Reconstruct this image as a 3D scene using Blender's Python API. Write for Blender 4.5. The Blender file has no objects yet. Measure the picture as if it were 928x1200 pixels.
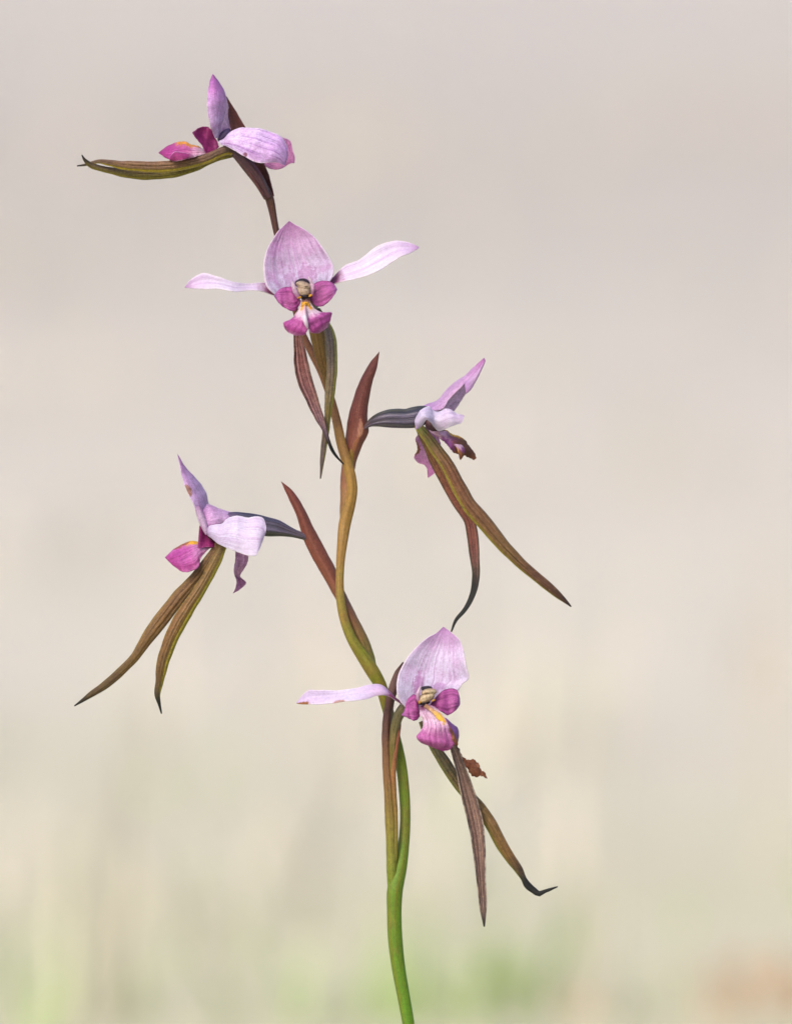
import bpy, math, random
import numpy as np
from mathutils import Vector

random.seed(7); np.random.seed(7)
scene = bpy.context.scene
col = scene.collection

# ------------------------------------------------------------------ camera
K = 0.00013                 # metres per photograph pixel in the plane of the stem
DIST = 1.60                 # camera to stem
PITCH = math.radians(4.0)   # looking slightly down
AIM = Vector((0.0, 0.0, 0.205))
FWD = Vector((0, math.cos(PITCH), -math.sin(PITCH)))
UPV = Vector((0, math.sin(PITCH), math.cos(PITCH)))
RGT = Vector((1, 0, 0))
CAM = AIM - FWD * DIST
cd = bpy.data.cameras.new('camera')
cam = bpy.data.objects.new('camera', cd); col.objects.link(cam)
cam.location = CAM
cam.rotation_euler = (math.pi / 2 - PITCH, 0, 0)
cd.sensor_fit = 'VERTICAL'; cd.sensor_height = 36.0
cd.lens = 36.0 * DIST / (1200 * K)
cd.clip_start = 0.02; cd.clip_end = 2000
cd.dof.use_dof = True
cd.dof.focus_distance = DIST - 0.002
cd.dof.aperture_fstop = 17.0
scene.camera = cam

# ------------------------------------------------------------------ light
SUN_AZ, SUN_EL = math.radians(214), math.radians(42)
w = bpy.data.worlds.new('World'); scene.world = w; w.use_nodes = True
nt = w.node_tree
sky = nt.nodes.new('ShaderNodeTexSky'); sky.sky_type = 'NISHITA'; sky.sun_disc = False
sky.sun_elevation = SUN_EL; sky.sun_rotation = SUN_AZ
sky.air_density = 1.0; sky.dust_density = 4.0; sky.ozone_density = 0.6
bg = nt.nodes['Background']; bg.inputs['Strength'].default_value = 0.15
nt.links.new(sky.outputs[0], bg.inputs['Color'])
sd = bpy.data.lights.new('sun', 'SUN'); sd.energy = 1.5; sd.angle = math.radians(36); sd.color = (1.0, 0.93, 0.84)
sun = bpy.data.objects.new('sun', sd); col.objects.link(sun)
sv = Vector((math.sin(SUN_AZ) * math.cos(SUN_EL), math.cos(SUN_AZ) * math.cos(SUN_EL), math.sin(SUN_EL)))
sun.rotation_euler = sv.to_track_quat('Z', 'Y').to_euler()
scene.view_settings.view_transform = 'Standard'; scene.view_settings.look = 'None'
scene.view_settings.gamma = 1.0; scene.view_settings.use_curve_mapping = False
scene.view_settings.exposure = 0.70

# ------------------------------------------------------------------ helpers
def P3(x, y, z=0.0):
    """photograph pixel and depth behind the stem plane (in pixel units) -> world"""
    s = (DIST + z * K)
    return CAM + (FWD + RGT * ((x - 464) * K / DIST) - UPV * ((y - 600) * K / DIST)) * s

def P3a(A):
    A = np.asarray(A, float)
    s = (DIST + A[..., 2] * K)[..., None]
    d = np.array(FWD)[None] + np.array(RGT)[None] * ((A[..., 0] - 464) * K / DIST)[..., None] \
        - np.array(UPV)[None] * ((A[..., 1] - 600) * K / DIST)[..., None]
    return np.array(CAM) + d * s

def spline(pts, n):
    """centripetal-ish Catmull-Rom through pts (rows), n samples by chord length"""
    p = np.asarray(pts, float)
    if len(p) == 1: return np.repeat(p, n, 0)
    d = np.sqrt(np.maximum(np.sum(np.diff(p[:, :2], axis=0) ** 2, 1), 1e-6))
    t = np.concatenate([[0], np.cumsum(d)]); t /= t[-1]
    m = np.zeros_like(p)
    for i in range(len(p)):
        if i == 0: m[i] = (p[1] - p[0]) / (t[1] - t[0])
        elif i == len(p) - 1: m[i] = (p[-1] - p[-2]) / (t[-1] - t[-2])
        else:
            a = (p[i] - p[i-1]) / (t[i] - t[i-1]); b = (p[i+1] - p[i]) / (t[i+1] - t[i])
            wa = t[i+1] - t[i]; wb = t[i] - t[i-1]
            m[i] = (a * wa + b * wb) / (wa + wb)
    u = np.linspace(0, 1, n)
    k = np.clip(np.searchsorted(t, u, 'right') - 1, 0, len(p) - 2)
    h = (t[k+1] - t[k]); s = ((u - t[k]) / h)[:, None]; h = h[:, None]
    return (2*s**3 - 3*s**2 + 1) * p[k] + (s**3 - 2*s**2 + s) * h * m[k] + (-2*s**3 + 3*s**2) * p[k+1] + (s**3 - s**2) * h * m[k+1]

def prof(v, n):
    v = np.atleast_1d(np.asarray(v, float))
    if len(v) == 1: return np.full(n, v[0])
    x = np.linspace(0, 1, n) * (len(v) - 1)
    i = np.clip(np.floor(x).astype(int), 0, len(v) - 2); f = x - i; f = f*f*(3-2*f)
    return v[i] * (1 - f) + v[i+1] * f

def wob(n, amp, seed, freq=6):
    r = np.random.RandomState(seed)
    t = np.linspace(0, 1, n); o = np.zeros(n)
    for k in range(1, 5):
        o += np.sin(t * freq * k * 2.1 + r.rand() * 6.28) / k
    return o * amp * 0.6

class Mesh:
    def __init__(s): s.v = []; s.f = []; s.uv = []
    def grid(s, G, flipuv=False, closed=False, uvr=(0, 1)):
        """G: (nu,nv,3) world points"""
        nu, nv, _ = G.shape; b = len(s.v)
        s.v += [tuple(q) for q in G.reshape(-1, 3)]
        return b, nu, nv
    def quad(s, ids, uvs): s.f.append(ids); s.uv.append(uvs)

def sheet_mesh(M, G, thk, edge=0.35, tri=None):
    """G (nu,nv,3) in px space; adds a closed thin solid"""
    W = P3a(G)
    nu, nv, _ = W.shape
    du = np.gradient(W, axis=0); dv = np.gradient(W, axis=1)
    N = np.cross(du, dv); L = np.linalg.norm(N, axis=2, keepdims=True)
    N = N / np.maximum(L, 1e-12)
    # blank out degenerate normals at pinched ends
    for i in (0, nu - 1):
        j = 1 if i == 0 else nu - 2
        bad = L[i, :, 0] < 1e-10; N[i][bad] = N[j][bad]
    vv = np.linspace(0, 1, nv); uu = np.linspace(0, 1, nu)
    t = thk * K * (edge + (1 - edge) * np.sqrt(np.clip(np.sin(np.pi * vv), 0, 1)))[None, :, None]
    t = t * (0.45 + 0.55 * np.clip(np.minimum(uu, 1 - uu) * 10, 0, 1))[:, None, None]
    A = W + N * t / 2; B = W - N * t / 2
    b0 = len(M.v); M.v += [tuple(q) for q in A.reshape(-1, 3)]
    b1 = len(M.v); M.v += [tuple(q) for q in B.reshape(-1, 3)]
    a = lambda i, j: b0 + i * nv + j
    b = lambda i, j: b1 + i * nv + j
    U = lambda i, j: (uu[i], vv[j])
    for i in range(nu - 1):
        for j in range(nv - 1):
            M.quad((a(i, j), a(i+1, j), a(i+1, j+1), a(i, j+1)), (U(i, j), U(i+1, j), U(i+1, j+1), U(i, j+1)))
            M.quad((b(i, j), b(i, j+1), b(i+1, j+1), b(i+1, j)), (U(i, j), U(i, j+1), U(i+1, j+1), U(i+1, j)))
    for i in range(nu - 1):
        for j in (0, nv - 1):
            q = (a(i, j), b(i, j), b(i+1, j), a(i+1, j)); uq = (U(i, j), U(i, j), U(i+1, j), U(i+1, j))
            if j: q = q[::-1]; uq = uq[::-1]
            M.quad(q, uq)
    for j in range(nv - 1):
        for i in (0, nu - 1):
            q = (a(i, j), a(i, j+1), b(i, j+1), b(i, j)); uq = (U(i, j), U(i, j+1), U(i, j+1), U(i, j))
            if i: q = q[::-1]; uq = uq[::-1]
            M.quad(q, uq)

SEED = [100]
def petal(M, L, R, zL=0, zR=0, bulge=0, thk=2.2, nu=46, nv=30, ripple=0.0, rf=5, ridge=0.0, nr=9, pw=1.0, mid=0.5, jag=0.0):
    """loft between two edge lines; zL/zR depth profiles, bulge = depth profile of the middle"""
    SEED[0] += 1; sd_ = SEED[0]
    l = spline(L, nu)[:, :2]; r = spline(R, nu)[:, :2]
    zl = prof(zL, nu); zr = prof(zR, nu); bg_ = prof(bulge, nu)
    v = np.linspace(0, 1, nv); u = np.linspace(0, 1, nu)
    wd = np.linalg.norm(l - r, axis=1)
    e1 = wob(nu, 0.28, sd_, 17) * np.clip(wd / 6, 0, 1); e2 = wob(nu, 0.28, sd_ + 50, 19) * np.clip(wd / 6, 0, 1)
    if jag:
        rs0 = np.random.RandomState(sd_ + 7)
        e1 = e1 + jag * (rs0.rand(nu) - .6) * np.clip(wd / 6, 0, 1); e2 = e2 + jag * (rs0.rand(nu) - .6) * np.clip(wd / 6, 0, 1)
    dirv = (r - l) / np.maximum(wd, 1e-3)[:, None]
    l = l - dirv * e1[:, None]; r = r + dirv * e2[:, None]
    G = np.zeros((nu, nv, 3))
    G[..., :2] = l[:, None] * (1 - v)[None, :, None] + r[:, None] * v[None, :, None]
    mv = np.where(v < mid, v / mid * 0.5, 0.5 + (v - mid) / (1 - mid) * 0.5)
    G[..., 2] = zl[:, None] * (1 - v) + zr[:, None] * v + bg_[:, None] * (np.sin(np.pi * mv) ** pw)[None]
    if ripple:
        rs = np.random.RandomState(sd_)
        ph = rs.rand(4) * 6.28
        e = np.abs(2 * v - 1) ** 2
        rip = np.sin(u[:, None] * rf * 6.28 + ph[0] + v[None] * 2.2) + 0.6 * np.sin(u[:, None] * rf * 11.3 + ph[1] - v[None] * 3.1)
        G[..., 2] += ripple * rip * (0.3 + 0.7 * e)[None] * np.clip(wd / 10, 0, 1)[:, None]
    if ridge:
        rg = np.sin(v * nr * 6.28)[None] * np.sin(np.pi * np.clip(u, 0, 1))[:, None]
        G[..., 2] += ridge * rg
    sheet_mesh(M, G, thk)

def ribbon(M, S, fold=-0.25, tilt=0.0, thk=3.0, nu=72, nv=21, pw=1.0, twist=None, wave=0.5, curl=0.0, ridge=0.035, nr=3.5):
    """spine (x,y,z,w): narrow leaf; fold = keel depth / width (negative towards viewer)"""
    SEED[0] += 1; sd_ = SEED[0]
    s = spline(S, nu); u = np.linspace(0, 1, nu); v = np.linspace(0, 1, nv)
    t = np.gradient(s[:, :2], axis=0); t /= np.maximum(np.linalg.norm(t, axis=1, keepdims=True), 1e-6)
    n = np.stack([-t[:, 1], t[:, 0]], 1)
    wd = np.maximum(s[:, 3], 0.4)
    wl = wd * 0.5 + wob(nu, wave, sd_, 9) * np.clip(wd / 8, 0, 1); wr = wd * 0.5 + wob(nu, wave, sd_ + 31, 10) * np.clip(wd / 8, 0, 1)
    fo = prof(fold, nu); ti = prof(tilt, nu)
    G = np.zeros((nu, nv, 3)); q = 2 * v - 1
    off = np.where(q < 0, q[None] * wl[:, None], q[None] * wr[:, None])
    G[..., :2] = s[:, None, :2] + n[:, None] * off[..., None]
    G[..., 2] = s[:, 2][:, None] + (fo * wd)[:, None] * (1 - np.abs(q) ** (1 + pw))[None] + (ti * wd)[:, None] * q[None] * 0.5 \
        + curl * wd[:, None] * (np.abs(q) ** 6)[None]
    ph = wob(nu, 0.5, sd_ + 77, 3)
    G[..., 2] += ridge * wd[:, None] * np.sin(q[None] * nr * 3.14 + ph[:, None]) + wob(nu, 0.5, sd_ + 99, 7)[:, None]
    sheet_mesh(M, G, thk, edge=0.3)

def tube(M, S, nu=70, nv=24, ratio=1.0, ridges=0, amp=0.0, rough=0.0, umap=None):
    SEED[0] += 1
    s = spline(S, nu); p = s[:, :3]
    t = np.gradient(p, axis=0); t /= np.linalg.norm(t, axis=1, keepdims=True)
    ref = np.array([0, 0, 1.0])
    n1 = np.cross(t, ref); n1 /= np.maximum(np.linalg.norm(n1, axis=1, keepdims=True), 1e-6)
    n2 = np.cross(n1, t)
    a = np.linspace(0, 2 * np.pi, nv, endpoint=False)
    rad = np.maximum(s[:, 3], 0.3)[:, None] / 2 * (1 + amp * np.cos(ridges * a + 0.6)[None])
    if rough: rad = rad * (1 + wob(nu, rough, SEED[0], 8)[:, None])
    G = p[:, None] + n1[:, None] * (rad * np.cos(a))[..., None] + n2[:, None] * (rad * np.sin(a) * ratio)[..., None]
    W = P3a(G); b = len(M.v); M.v += [tuple(q) for q in W.reshape(-1, 3)]
    for i in range(nu - 1):
        for j in range(nv):
            k = (j + 1) % nv
            u0, u1 = i / (nu - 1), (i + 1) / (nu - 1); v0, v1 = j / nv, (j + 1) / nv
            if umap: u0, u1 = umap(p[i]), umap(p[i+1])
            M.quad((b + i*nv + j, b + (i+1)*nv + j, b + (i+1)*nv + k, b + i*nv + k), ((u0, v0), (u1, v0), (u1, v1), (u0, v1)))
    for i, rev in ((0, False), (nu - 1, True)):
        c = len(M.v); M.v.append(tuple(W[i].mean(0)))
        for j in range(nv):
            k = (j + 1) % nv; f = (b + i*nv + j, b + i*nv + k, c)
            uu_ = i / (nu - 1); M.quad(f[::-1] if rev else f, ((uu_, .5),) * 3)

def blob(M, c, r, n=20, m=28, dents=(), rot=0.0, lump=0.06):
    """ellipsoid in px space, c=(x,y,z), r=(rx,ry,rz), dents=(theta,phi,size,depth)"""
    b = len(M.v); cr, sr = math.cos(rot), math.sin(rot)
    pts = []; SEED[0] += 1; ls = np.random.RandomState(SEED[0]).rand(6, 3) * 4 - 2; lp = np.random.RandomState(SEED[0] + 3).rand(6) * 6.28
    for i in range(n + 1):
        th = math.pi * i / n
        for j in range(m):
            ph = 2 * math.pi * j / m
            d = np.array([math.sin(th) * math.sin(ph), -math.cos(th), -math.sin(th) * math.cos(ph)])
            s = 1.0 + lump * float(np.sum(np.sin(ls @ d * 1.8 + lp))) * .5
            for (dx, dy, dz, size, dep) in dents:
                q = np.array([dx, dy, dz]); q = q / np.linalg.norm(q)
                s -= dep * math.exp(-((1 - d @ q) / size) ** 2)
            x, y, z = d * np.array(r) * s
            pts.append((c[0] + cr * x - sr * y, c[1] + sr * x + cr * y, c[2] + z))
    W = P3a(np.array(pts)); M.v += [tuple(q) for q in W]
    for i in range(n):
        for j in range(m):
            k = (j + 1) % m
            M.quad((b + i*m + j, b + i*m + k, b + (i+1)*m + k, b + (i+1)*m + j),
                   ((i/n, j/m), (i/n, (j+1)/m), ((i+1)/n, (j+1)/m), ((i+1)/n, j/m)))

def link(name, M, mat, parent=None, label=None):
    me = bpy.data.meshes.new(name); me.from_pydata(M.v, [], M.f)
    uvl = me.uv_layers.new(name='UVMap')
    flat = [c for f in M.uv for p in f for c in p]
    uvl.data.foreach_set('uv', flat)
    me.polygons.foreach_set('use_smooth', [True] * len(me.polygons))
    me.materials.append(mat); me.update(); me.validate()
    o = bpy.data.objects.new(name, me); col.objects.link(o)
    if parent: o.parent = parent
    if label: o['label'] = label
    return o

# ------------------------------------------------------------------ materials
GAIN = 0.80
def lin(c, g=GAIN):
    o = []
    for x in c[:3]:
        x = x / 255.0
        o.append((x / 12.92 if x <= 0.04045 else ((x + 0.055) / 1.055) ** 2.4) * g)
    return (*o, 1.0)

class NT:
    def __init__(s, name):
        s.m = bpy.data.materials.new(name); s.m.use_nodes = True; s.t = s.m.node_tree; s.n = s.t.nodes
        s.bsdf = s.n['Principled BSDF']; s.out = s.n['Material Output']
    def new(s, t): return s.n.new(t)
    def ln(s, a, b): s.t.links.new(a, b)
    def math(s, op, a, b=None, clamp=False):
        n = s.new('ShaderNodeMath'); n.operation = op; n.use_clamp = clamp
        for i, x in enumerate((a, b)):
            if x is None: continue
            if isinstance(x, (int, float)): n.inputs[i].default_value = x
            else: s.ln(x, n.inputs[i])
        return n.outputs[0]
    def mix(s, f, a, b, blend='MIX'):
        n = s.new('ShaderNodeMix'); n.data_type = 'RGBA'; n.blend_type = blend
        if isinstance(f, (int, float)): n.inputs[0].default_value = f
        else: s.ln(f, n.inputs[0])
        for i, x in ((6, a), (7, b)):
            if isinstance(x, tuple): n.inputs[i].default_value = x
            else: s.ln(x, n.inputs[i])
        return n.outputs[2]
    def ramp(s, f, stops, interp='LINEAR'):
        n = s.new('ShaderNodeValToRGB'); cr = n.color_ramp; cr.interpolation = interp
        while len(cr.elements) < len(stops): cr.elements.new(0.5)
        for e, (p, c) in zip(cr.elements, stops): e.position = p; e.color = c
        s.ln(f, n.inputs[0]); return n.outputs[0]
    def smooth(s, x, a, b):
        n = s.new('ShaderNodeMapRange'); n.interpolation_type = 'SMOOTHSTEP'
        n.inputs['From Min'].default_value = a; n.inputs['From Max'].default_value = b
        s.ln(x, n.inputs['Value']); return n.outputs[0]
    def noise(s, vec, scale, detail=3, rough=0.55, dist=0.0):
        n = s.new('ShaderNodeTexNoise'); n.inputs['Scale'].default_value = scale
        n.inputs['Detail'].default_value = detail; n.inputs['Roughness'].default_value = rough
        n.inputs['Distortion'].default_value = dist
        s.ln(vec, n.inputs['Vector']); return n.outputs['Fac']

def tissue(name, along, vein=None, vamt=0.5, vscale=(1.6, 16), edge=None, eamt=0.6, ew=(0.72, 1.0), side=None,
           blot=None, bamt=0.5, bscale=900, spots=(), rough=0.5, trans=0.25, bump=0.00010, spec=0.35, seed=0.0, speck=None, mottle=0.42, rim=None, tip=None):
    """plant tissue: colours along the length, veins, margin, blotches"""
    s = NT(name)
    uv = s.new('ShaderNodeUVMap'); uv.uv_map = 'UVMap'
    sep = s.new('ShaderNodeSeparateXYZ'); s.ln(uv.outputs[0], sep.inputs[0]); U, V = sep.outputs[0], sep.outputs[1]
    geo = s.new('ShaderNodeTexCoord'); obj = geo.outputs['Object']
    mp = s.new('ShaderNodeMapping'); mp.inputs['Scale'].default_value = (vscale[0], vscale[1], 1)
    mp.inputs['Location'].default_value = (seed, seed * 1.7, 0); s.ln(uv.outputs[0], mp.inputs[0])
    vn = s.noise(mp.outputs[0], 1.0, 5, 0.62, 0.7)
    mo = s.new('ShaderNodeMapping'); mo.inputs['Location'].default_value = (seed, seed, seed); s.ln(obj, mo.inputs[0])
    bn = s.noise(mo.outputs[0], bscale, 4, 0.6)
    fn = s.noise(mo.outputs[0], 4600, 3, 0.65)
    mn = s.noise(mo.outputs[0], 2000, 3, 0.6)
    fine = s.new('ShaderNodeMapping'); fine.inputs['Scale'].default_value = (vscale[0] * 2.6, vscale[1] * 3.2, 1); s.ln(uv.outputs[0], fine.inputs[0])
    sn = s.noise(fine.outputs[0], 1.0, 3, 0.6, 0.3)
    jit = s.math('MULTIPLY', s.math('SUBTRACT', bn, 0.5), 0.22)
    Uj = s.math('ADD', U, jit, True)
    c = s.ramp(Uj, [(p, lin(k)) for p, k in along])
    if blot: c = s.mix(s.math('MULTIPLY', s.smooth(bn, 0.46, 0.66), bamt), c, lin(blot))
    if vein: c = s.mix(s.math('MULTIPLY', s.smooth(vn, 0.44, 0.70), vamt), c, lin(vein))
    Vc = s.math('MULTIPLY', s.math('ABSOLUTE', s.math('SUBTRACT', V, 0.5)), 2.0)
    if side:   # colours across the width
        fv = s.ramp(s.math('ADD', V, s.math('MULTIPLY', jit, 0.5), True), [(p, (a, a, a, 1)) for p, a in side[0]])
        c = s.mix(fv, c, lin(side[1]))
    if edge: c = s.mix(s.math('MULTIPLY', s.smooth(Vc, *ew), eamt), c, lin(edge))
    for (u0, v0, ru, rv, k, a) in spots:
        dx = s.math('DIVIDE', s.math('SUBTRACT', U, u0), ru); dy = s.math('DIVIDE', s.math('SUBTRACT', V, v0), rv)
        r2 = s.math('ADD', s.math('MULTIPLY', dx, dx), s.math('MULTIPLY', dy, dy))
        r2 = s.math('ADD', r2, s.math('MULTIPLY', s.math('SUBTRACT', mn, 0.5), 3.2))
        f = s.math('MULTIPLY', s.math('SUBTRACT', 1.0, s.smooth(r2, 0.45, 1.35)), a)
        c = s.mix(f, c, lin(k))
    if speck:
        f = s.math('MULTIPLY', s.smooth(fn, 0.64, 0.74), speck[1]); c = s.mix(f, c, lin(speck[0]))
    if rim: c = s.mix(s.math('MULTIPLY', s.math('MULTIPLY', s.smooth(Vc, .84, .98), s.smooth(bn, .36, .62)), rim[1] * .7), c, lin(rim[0]))
    if tip: c = s.mix(s.smooth(s.math('ADD', U, s.math('MULTIPLY', jit, .4)), tip[0], tip[1]), c, lin(tip[2]))
    # fine mottling of the cells
    mval = s.math('ADD', s.math('ADD', s.math('MULTIPLY', s.math('SUBTRACT', fn, 0.5), mottle * 2.4), s.math('ADD', s.math('MULTIPLY', s.math('SUBTRACT', mn, 0.5), mottle * 2.2), s.math('MULTIPLY', s.math('SUBTRACT', sn, 0.5), mottle * 2.6))), 1.0)
    hs = s.new('ShaderNodeHueSaturation'); s.ln(c, hs.inputs['Color']); s.ln(mval, hs.inputs['Value']); c = hs.outputs[0]
    s.ln(c, s.bsdf.inputs['Base Color'])
    s.bsdf.inputs['Roughness'].default_value = rough
    s.bsdf.inputs['Specular IOR Level'].default_value = spec
    bp = s.new('ShaderNodeBump'); bp.inputs['Distance'].default_value = bump; bp.inputs['Strength'].default_value = 1.0
    s.ln(s.math('ADD', s.math('MULTIPLY', vn, 1.6), s.math('MULTIPLY', fn, 0.7)), bp.inputs['Height'])
    s.ln(bp.outputs[0], s.bsdf.inputs['Normal'])
    if trans:
        tr = s.new('ShaderNodeBsdfTranslucent'); s.ln(c, tr.inputs['Color']); s.ln(bp.outputs[0], tr.inputs['Normal'])
        mx = s.new('ShaderNodeMixShader'); mx.inputs[0].default_value = trans
        s.ln(s.bsdf.outputs[0], mx.inputs[1]); s.ln(tr.outputs[0], mx.inputs[2]); s.ln(mx.outputs[0], s.out.inputs['Surface'])
    return s.m

MAG = (158, 62, 140); MAGD = (112, 30, 92); LIL = (205, 172, 212); PALE = (226, 208, 232); PINK = (196, 142, 192)
M_ = {}
M_['hood2'] = tissue('hood_lilac', [(0, (188, 182, 222)), (.22, (200, 190, 224)), (.5, (196, 170, 208)), (.8, (182, 138, 184)), (1, (152, 88, 150))],
    vein=(160, 104, 166), vamt=.58, vscale=(1.2, 14), edge=(230, 214, 236), eamt=.75, ew=(.93, 1.0), blot=(176, 118, 178), bamt=.5, bscale=380, trans=.25, seed=3.1, mottle=.32, speck=((196, 150, 200), .4),
    spots=[(.3, .62, .12, .14, (168, 100, 166), .55), (.28, .36, .1, .1, (172, 110, 172), .5)])
M_['hood5'] = tissue('hood_pale_lilac', [(0, (190, 164, 210)), (.2, (206, 196, 228)), (.6, (206, 190, 222)), (.88, (184, 146, 194)), (1, (162, 110, 168))],
    vein=(172, 122, 180), vamt=.6, vscale=(1.0, 15), edge=(236, 222, 242), eamt=.75, ew=(.93, 1.0), blot=(190, 146, 196), bamt=.35, bscale=380, trans=.25, seed=8.4, mottle=.3, speck=((176, 120, 180), .35),
    spots=[(.3, .3, .12, .07, (176, 106, 172), .6), (.24, .62, .06, .12, (170, 110, 180), .5)])
M_['hood1'] = tissue('hood_side_pink', [(0, (206, 184, 226)), (.45, (198, 162, 214)), (.75, (180, 116, 188)), (1, (148, 72, 148))],
    vein=(176, 100, 172), vamt=.6, vscale=(1.2, 8), edge=(226, 200, 228), eamt=.5, ew=(.88, 1), blot=(184, 124, 184), bamt=.35, bscale=700, trans=.2, seed=1.7)
M_['hood34'] = tissue('hood_side_mauve', [(0, (164, 122, 182)), (.35, (196, 164, 208)), (.7, (198, 158, 206)), (1, (168, 96, 166))],
    vein=(184, 130, 184), vamt=.5, vscale=(1.2, 8), edge=(226, 204, 226), eamt=.5, ew=(.86, 1), blot=(172, 118, 168), bamt=.35, bscale=700, trans=.2, seed=5.2)
M_['hood4'] = tissue('hood_side_torn', [(0, (164, 122, 182)), (.35, (190, 160, 208)), (.7, (188, 150, 202)), (1, (160, 100, 166))],
    vein=(164, 116, 176), vamt=.5, vscale=(1.2, 8), edge=(222, 204, 230), eamt=.5, ew=(.86, 1), spots=[(.5, .1, .10, .16, (146, 100, 64), .85)], trans=.2, seed=5.9)
M_['hood_in'] = tissue('hood_inner_lilac', [(0, (208, 164, 212)), (.4, (236, 214, 242)), (1, (236, 210, 240))],
    vein=(210, 172, 216), vamt=.45, vscale=(1.2, 8), edge=(220, 198, 222), eamt=.5, ew=(.86, 1), trans=.6, seed=9.2)
M_['petal_w'] = tissue('petal_white_lilac', [(0, (196, 160, 212)), (.12, (216, 208, 240)), (.7, (222, 212, 240)), (1, (214, 198, 236))],
    vein=(190, 160, 208), vamt=.75, vscale=(1.0, 16), edge=(238, 232, 248), eamt=.8, ew=(.9, 1), blot=(206, 180, 218), bamt=.45, bscale=500, trans=.28, seed=2.2, mottle=.2)
M_['petal_1'] = tissue('petal_veined_lilac', [(0, (212, 196, 234)), (.4, (206, 182, 226)), (.85, (192, 156, 214)), (1, (174, 126, 194))],
    vein=(140, 88, 166), vamt=.75, vscale=(1.0, 9), edge=(236, 220, 240), eamt=.8, ew=(.9, 1), blot=(190, 140, 198), bamt=.4, bscale=520, spots=[(.42, .92, .03, .08, (120, 60, 80), .9)], trans=.15, seed=4.6)
M_['petal_2'] = tissue('petal_spread_pink', [(0, (112, 40, 76)), (.1, (150, 74, 118)), (.2, (216, 200, 230)), (.6, (224, 214, 238)), (.9, (210, 186, 224)), (1, (186, 144, 198))],
    vein=(182, 142, 200), vamt=.6, vscale=(.9, 8), edge=(238, 226, 240), eamt=.7, ew=(.84, 1), trans=.2, seed=6.6, mottle=.2)
M_['petal_5'] = tissue('petal_spread_browned', [(0, (110, 36, 72)), (.13, (150, 60, 112)), (.22, (206, 176, 218)), (.5, (214, 204, 236)), (1, (204, 182, 226))],
    vein=(196, 156, 204), vamt=.5, vscale=(.9, 8), edge=(236, 224, 240), eamt=.6, ew=(.8, 1), spots=[(.95, 1.0, .07, .3, (150, 96, 54), 1.0), (.62, 1.0, .06, .14, (168, 122, 96), .8)], trans=.2, seed=7.7, mottle=.2)
M_['petal_far'] = tissue('petal_far_pink', [(0, (236, 190, 228)), (.5, (236, 184, 226)), (1, (214, 142, 200))],
    vein=(196, 124, 184), vamt=.5, vscale=(1.2, 7), blot=(204, 130, 190), bamt=.5, bscale=600, spots=[(.42, .0, .12, .12, (150, 110, 60), .9)], trans=.6, seed=3.9)
M_['petal_far4'] = tissue('petal_far_withered', [(0, (212, 170, 206)), (.5, (220, 178, 214)), (1, (206, 146, 194))],
    vein=(164, 108, 152), vamt=.6, vscale=(1.2, 5), blot=(168, 116, 142), bamt=.45, bscale=700, edge=(180, 140, 176), eamt=.5, trans=.6, seed=4.9)
M_['petal_brown'] = tissue('petal_withered_brown', [(0, (110, 62, 50)), (.5, (152, 92, 66)), (.9, (164, 100, 68)), (1, (70, 42, 32))],
    vein=(104, 58, 42), vamt=.7, vscale=(2, 7), blot=(182, 126, 96), bamt=.6, bscale=800, trans=.2, seed=6.1, rough=.75)
M_['side'] = tissue('side_lobe_magenta', [(0, (128, 48, 108)), (.3, (156, 66, 136)), (.75, (166, 84, 150)), (1, (150, 92, 160))],
    vein=(108, 28, 88), vamt=.8, vscale=(1.2, 10), edge=(120, 40, 104), eamt=.6, ew=(.85, 1), trans=.15, seed=2.8, bump=.00009)
M_['side1'] = tissue('side_lobe_deep_magenta', [(0, (128, 34, 96)), (.5, (146, 40, 108)), (1, (128, 34, 100))],
    vein=(98, 18, 70), vamt=.7, vscale=(1.2, 8), edge=(168, 76, 140), eamt=.4, ew=(.9, 1), trans=.2, seed=5.8, bump=.00009)
M_['lip2'] = tissue('lip_magenta', [(0, (170, 130, 150)), (.1, (176, 120, 90)), (.16, (228, 206, 208)), (.42, (226, 200, 222)), (.52, (182, 88, 162)), (.85, (168, 66, 146)), (1, (208, 140, 192))],
    vein=(130, 40, 112), vamt=.7, vscale=(1.0, 13), edge=(232, 208, 228), eamt=.5, ew=(.93, 1),
    spots=[(.2, .5, .1, .2, (236, 170, 20), 1.0), (.07, .5, .08, .35, (150, 104, 96), .8)], trans=.2, seed=1.1, bump=.0001, speck=((214, 150, 200), .4))
M_['ridge'] = tissue('lip_ridge_white', [(0, (230, 180, 60)), (.25, (222, 170, 196)), (.5, (230, 214, 232)), (.85, (226, 204, 228)), (1, (170, 80, 150))], trans=.15, seed=2.0, mottle=.14)
M_['lip5'] = tissue('lip_streaked', [(0, (150, 80, 130)), (.14, (222, 190, 216)), (.36, (226, 196, 222)), (.6, (202, 124, 190)), (.9, (178, 76, 156)), (1, (160, 56, 134))],
    vein=(146, 50, 128), vamt=.85, vscale=(.7, 17), spots=[(.06, .4, .07, .5, (120, 60, 96), .7), (.3, .86, .16, .14, (224, 180, 90), .7)], trans=.2, seed=8.8, bump=.00012)
M_['lip5b'] = tissue('lip_half_violet', [(0, (150, 90, 160)), (.6, (140, 84, 170)), (1, (140, 90, 90))], vein=(104, 44, 120), vamt=.5,
    edge=(150, 92, 60), eamt=.9, ew=(.72, .95), trans=.2, seed=9.4)
M_['lip_ridge5'] = tissue('lip_ridge_yellow', [(0, (140, 100, 80)), (.25, (176, 130, 84)), (.45, (220, 176, 66)), (.62, (222, 164, 40)), (.8, (204, 150, 110)), (1, (164, 96, 96))], blot=(214, 190, 170), bamt=.6, bscale=1200, trans=.1, seed=2.4)
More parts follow.
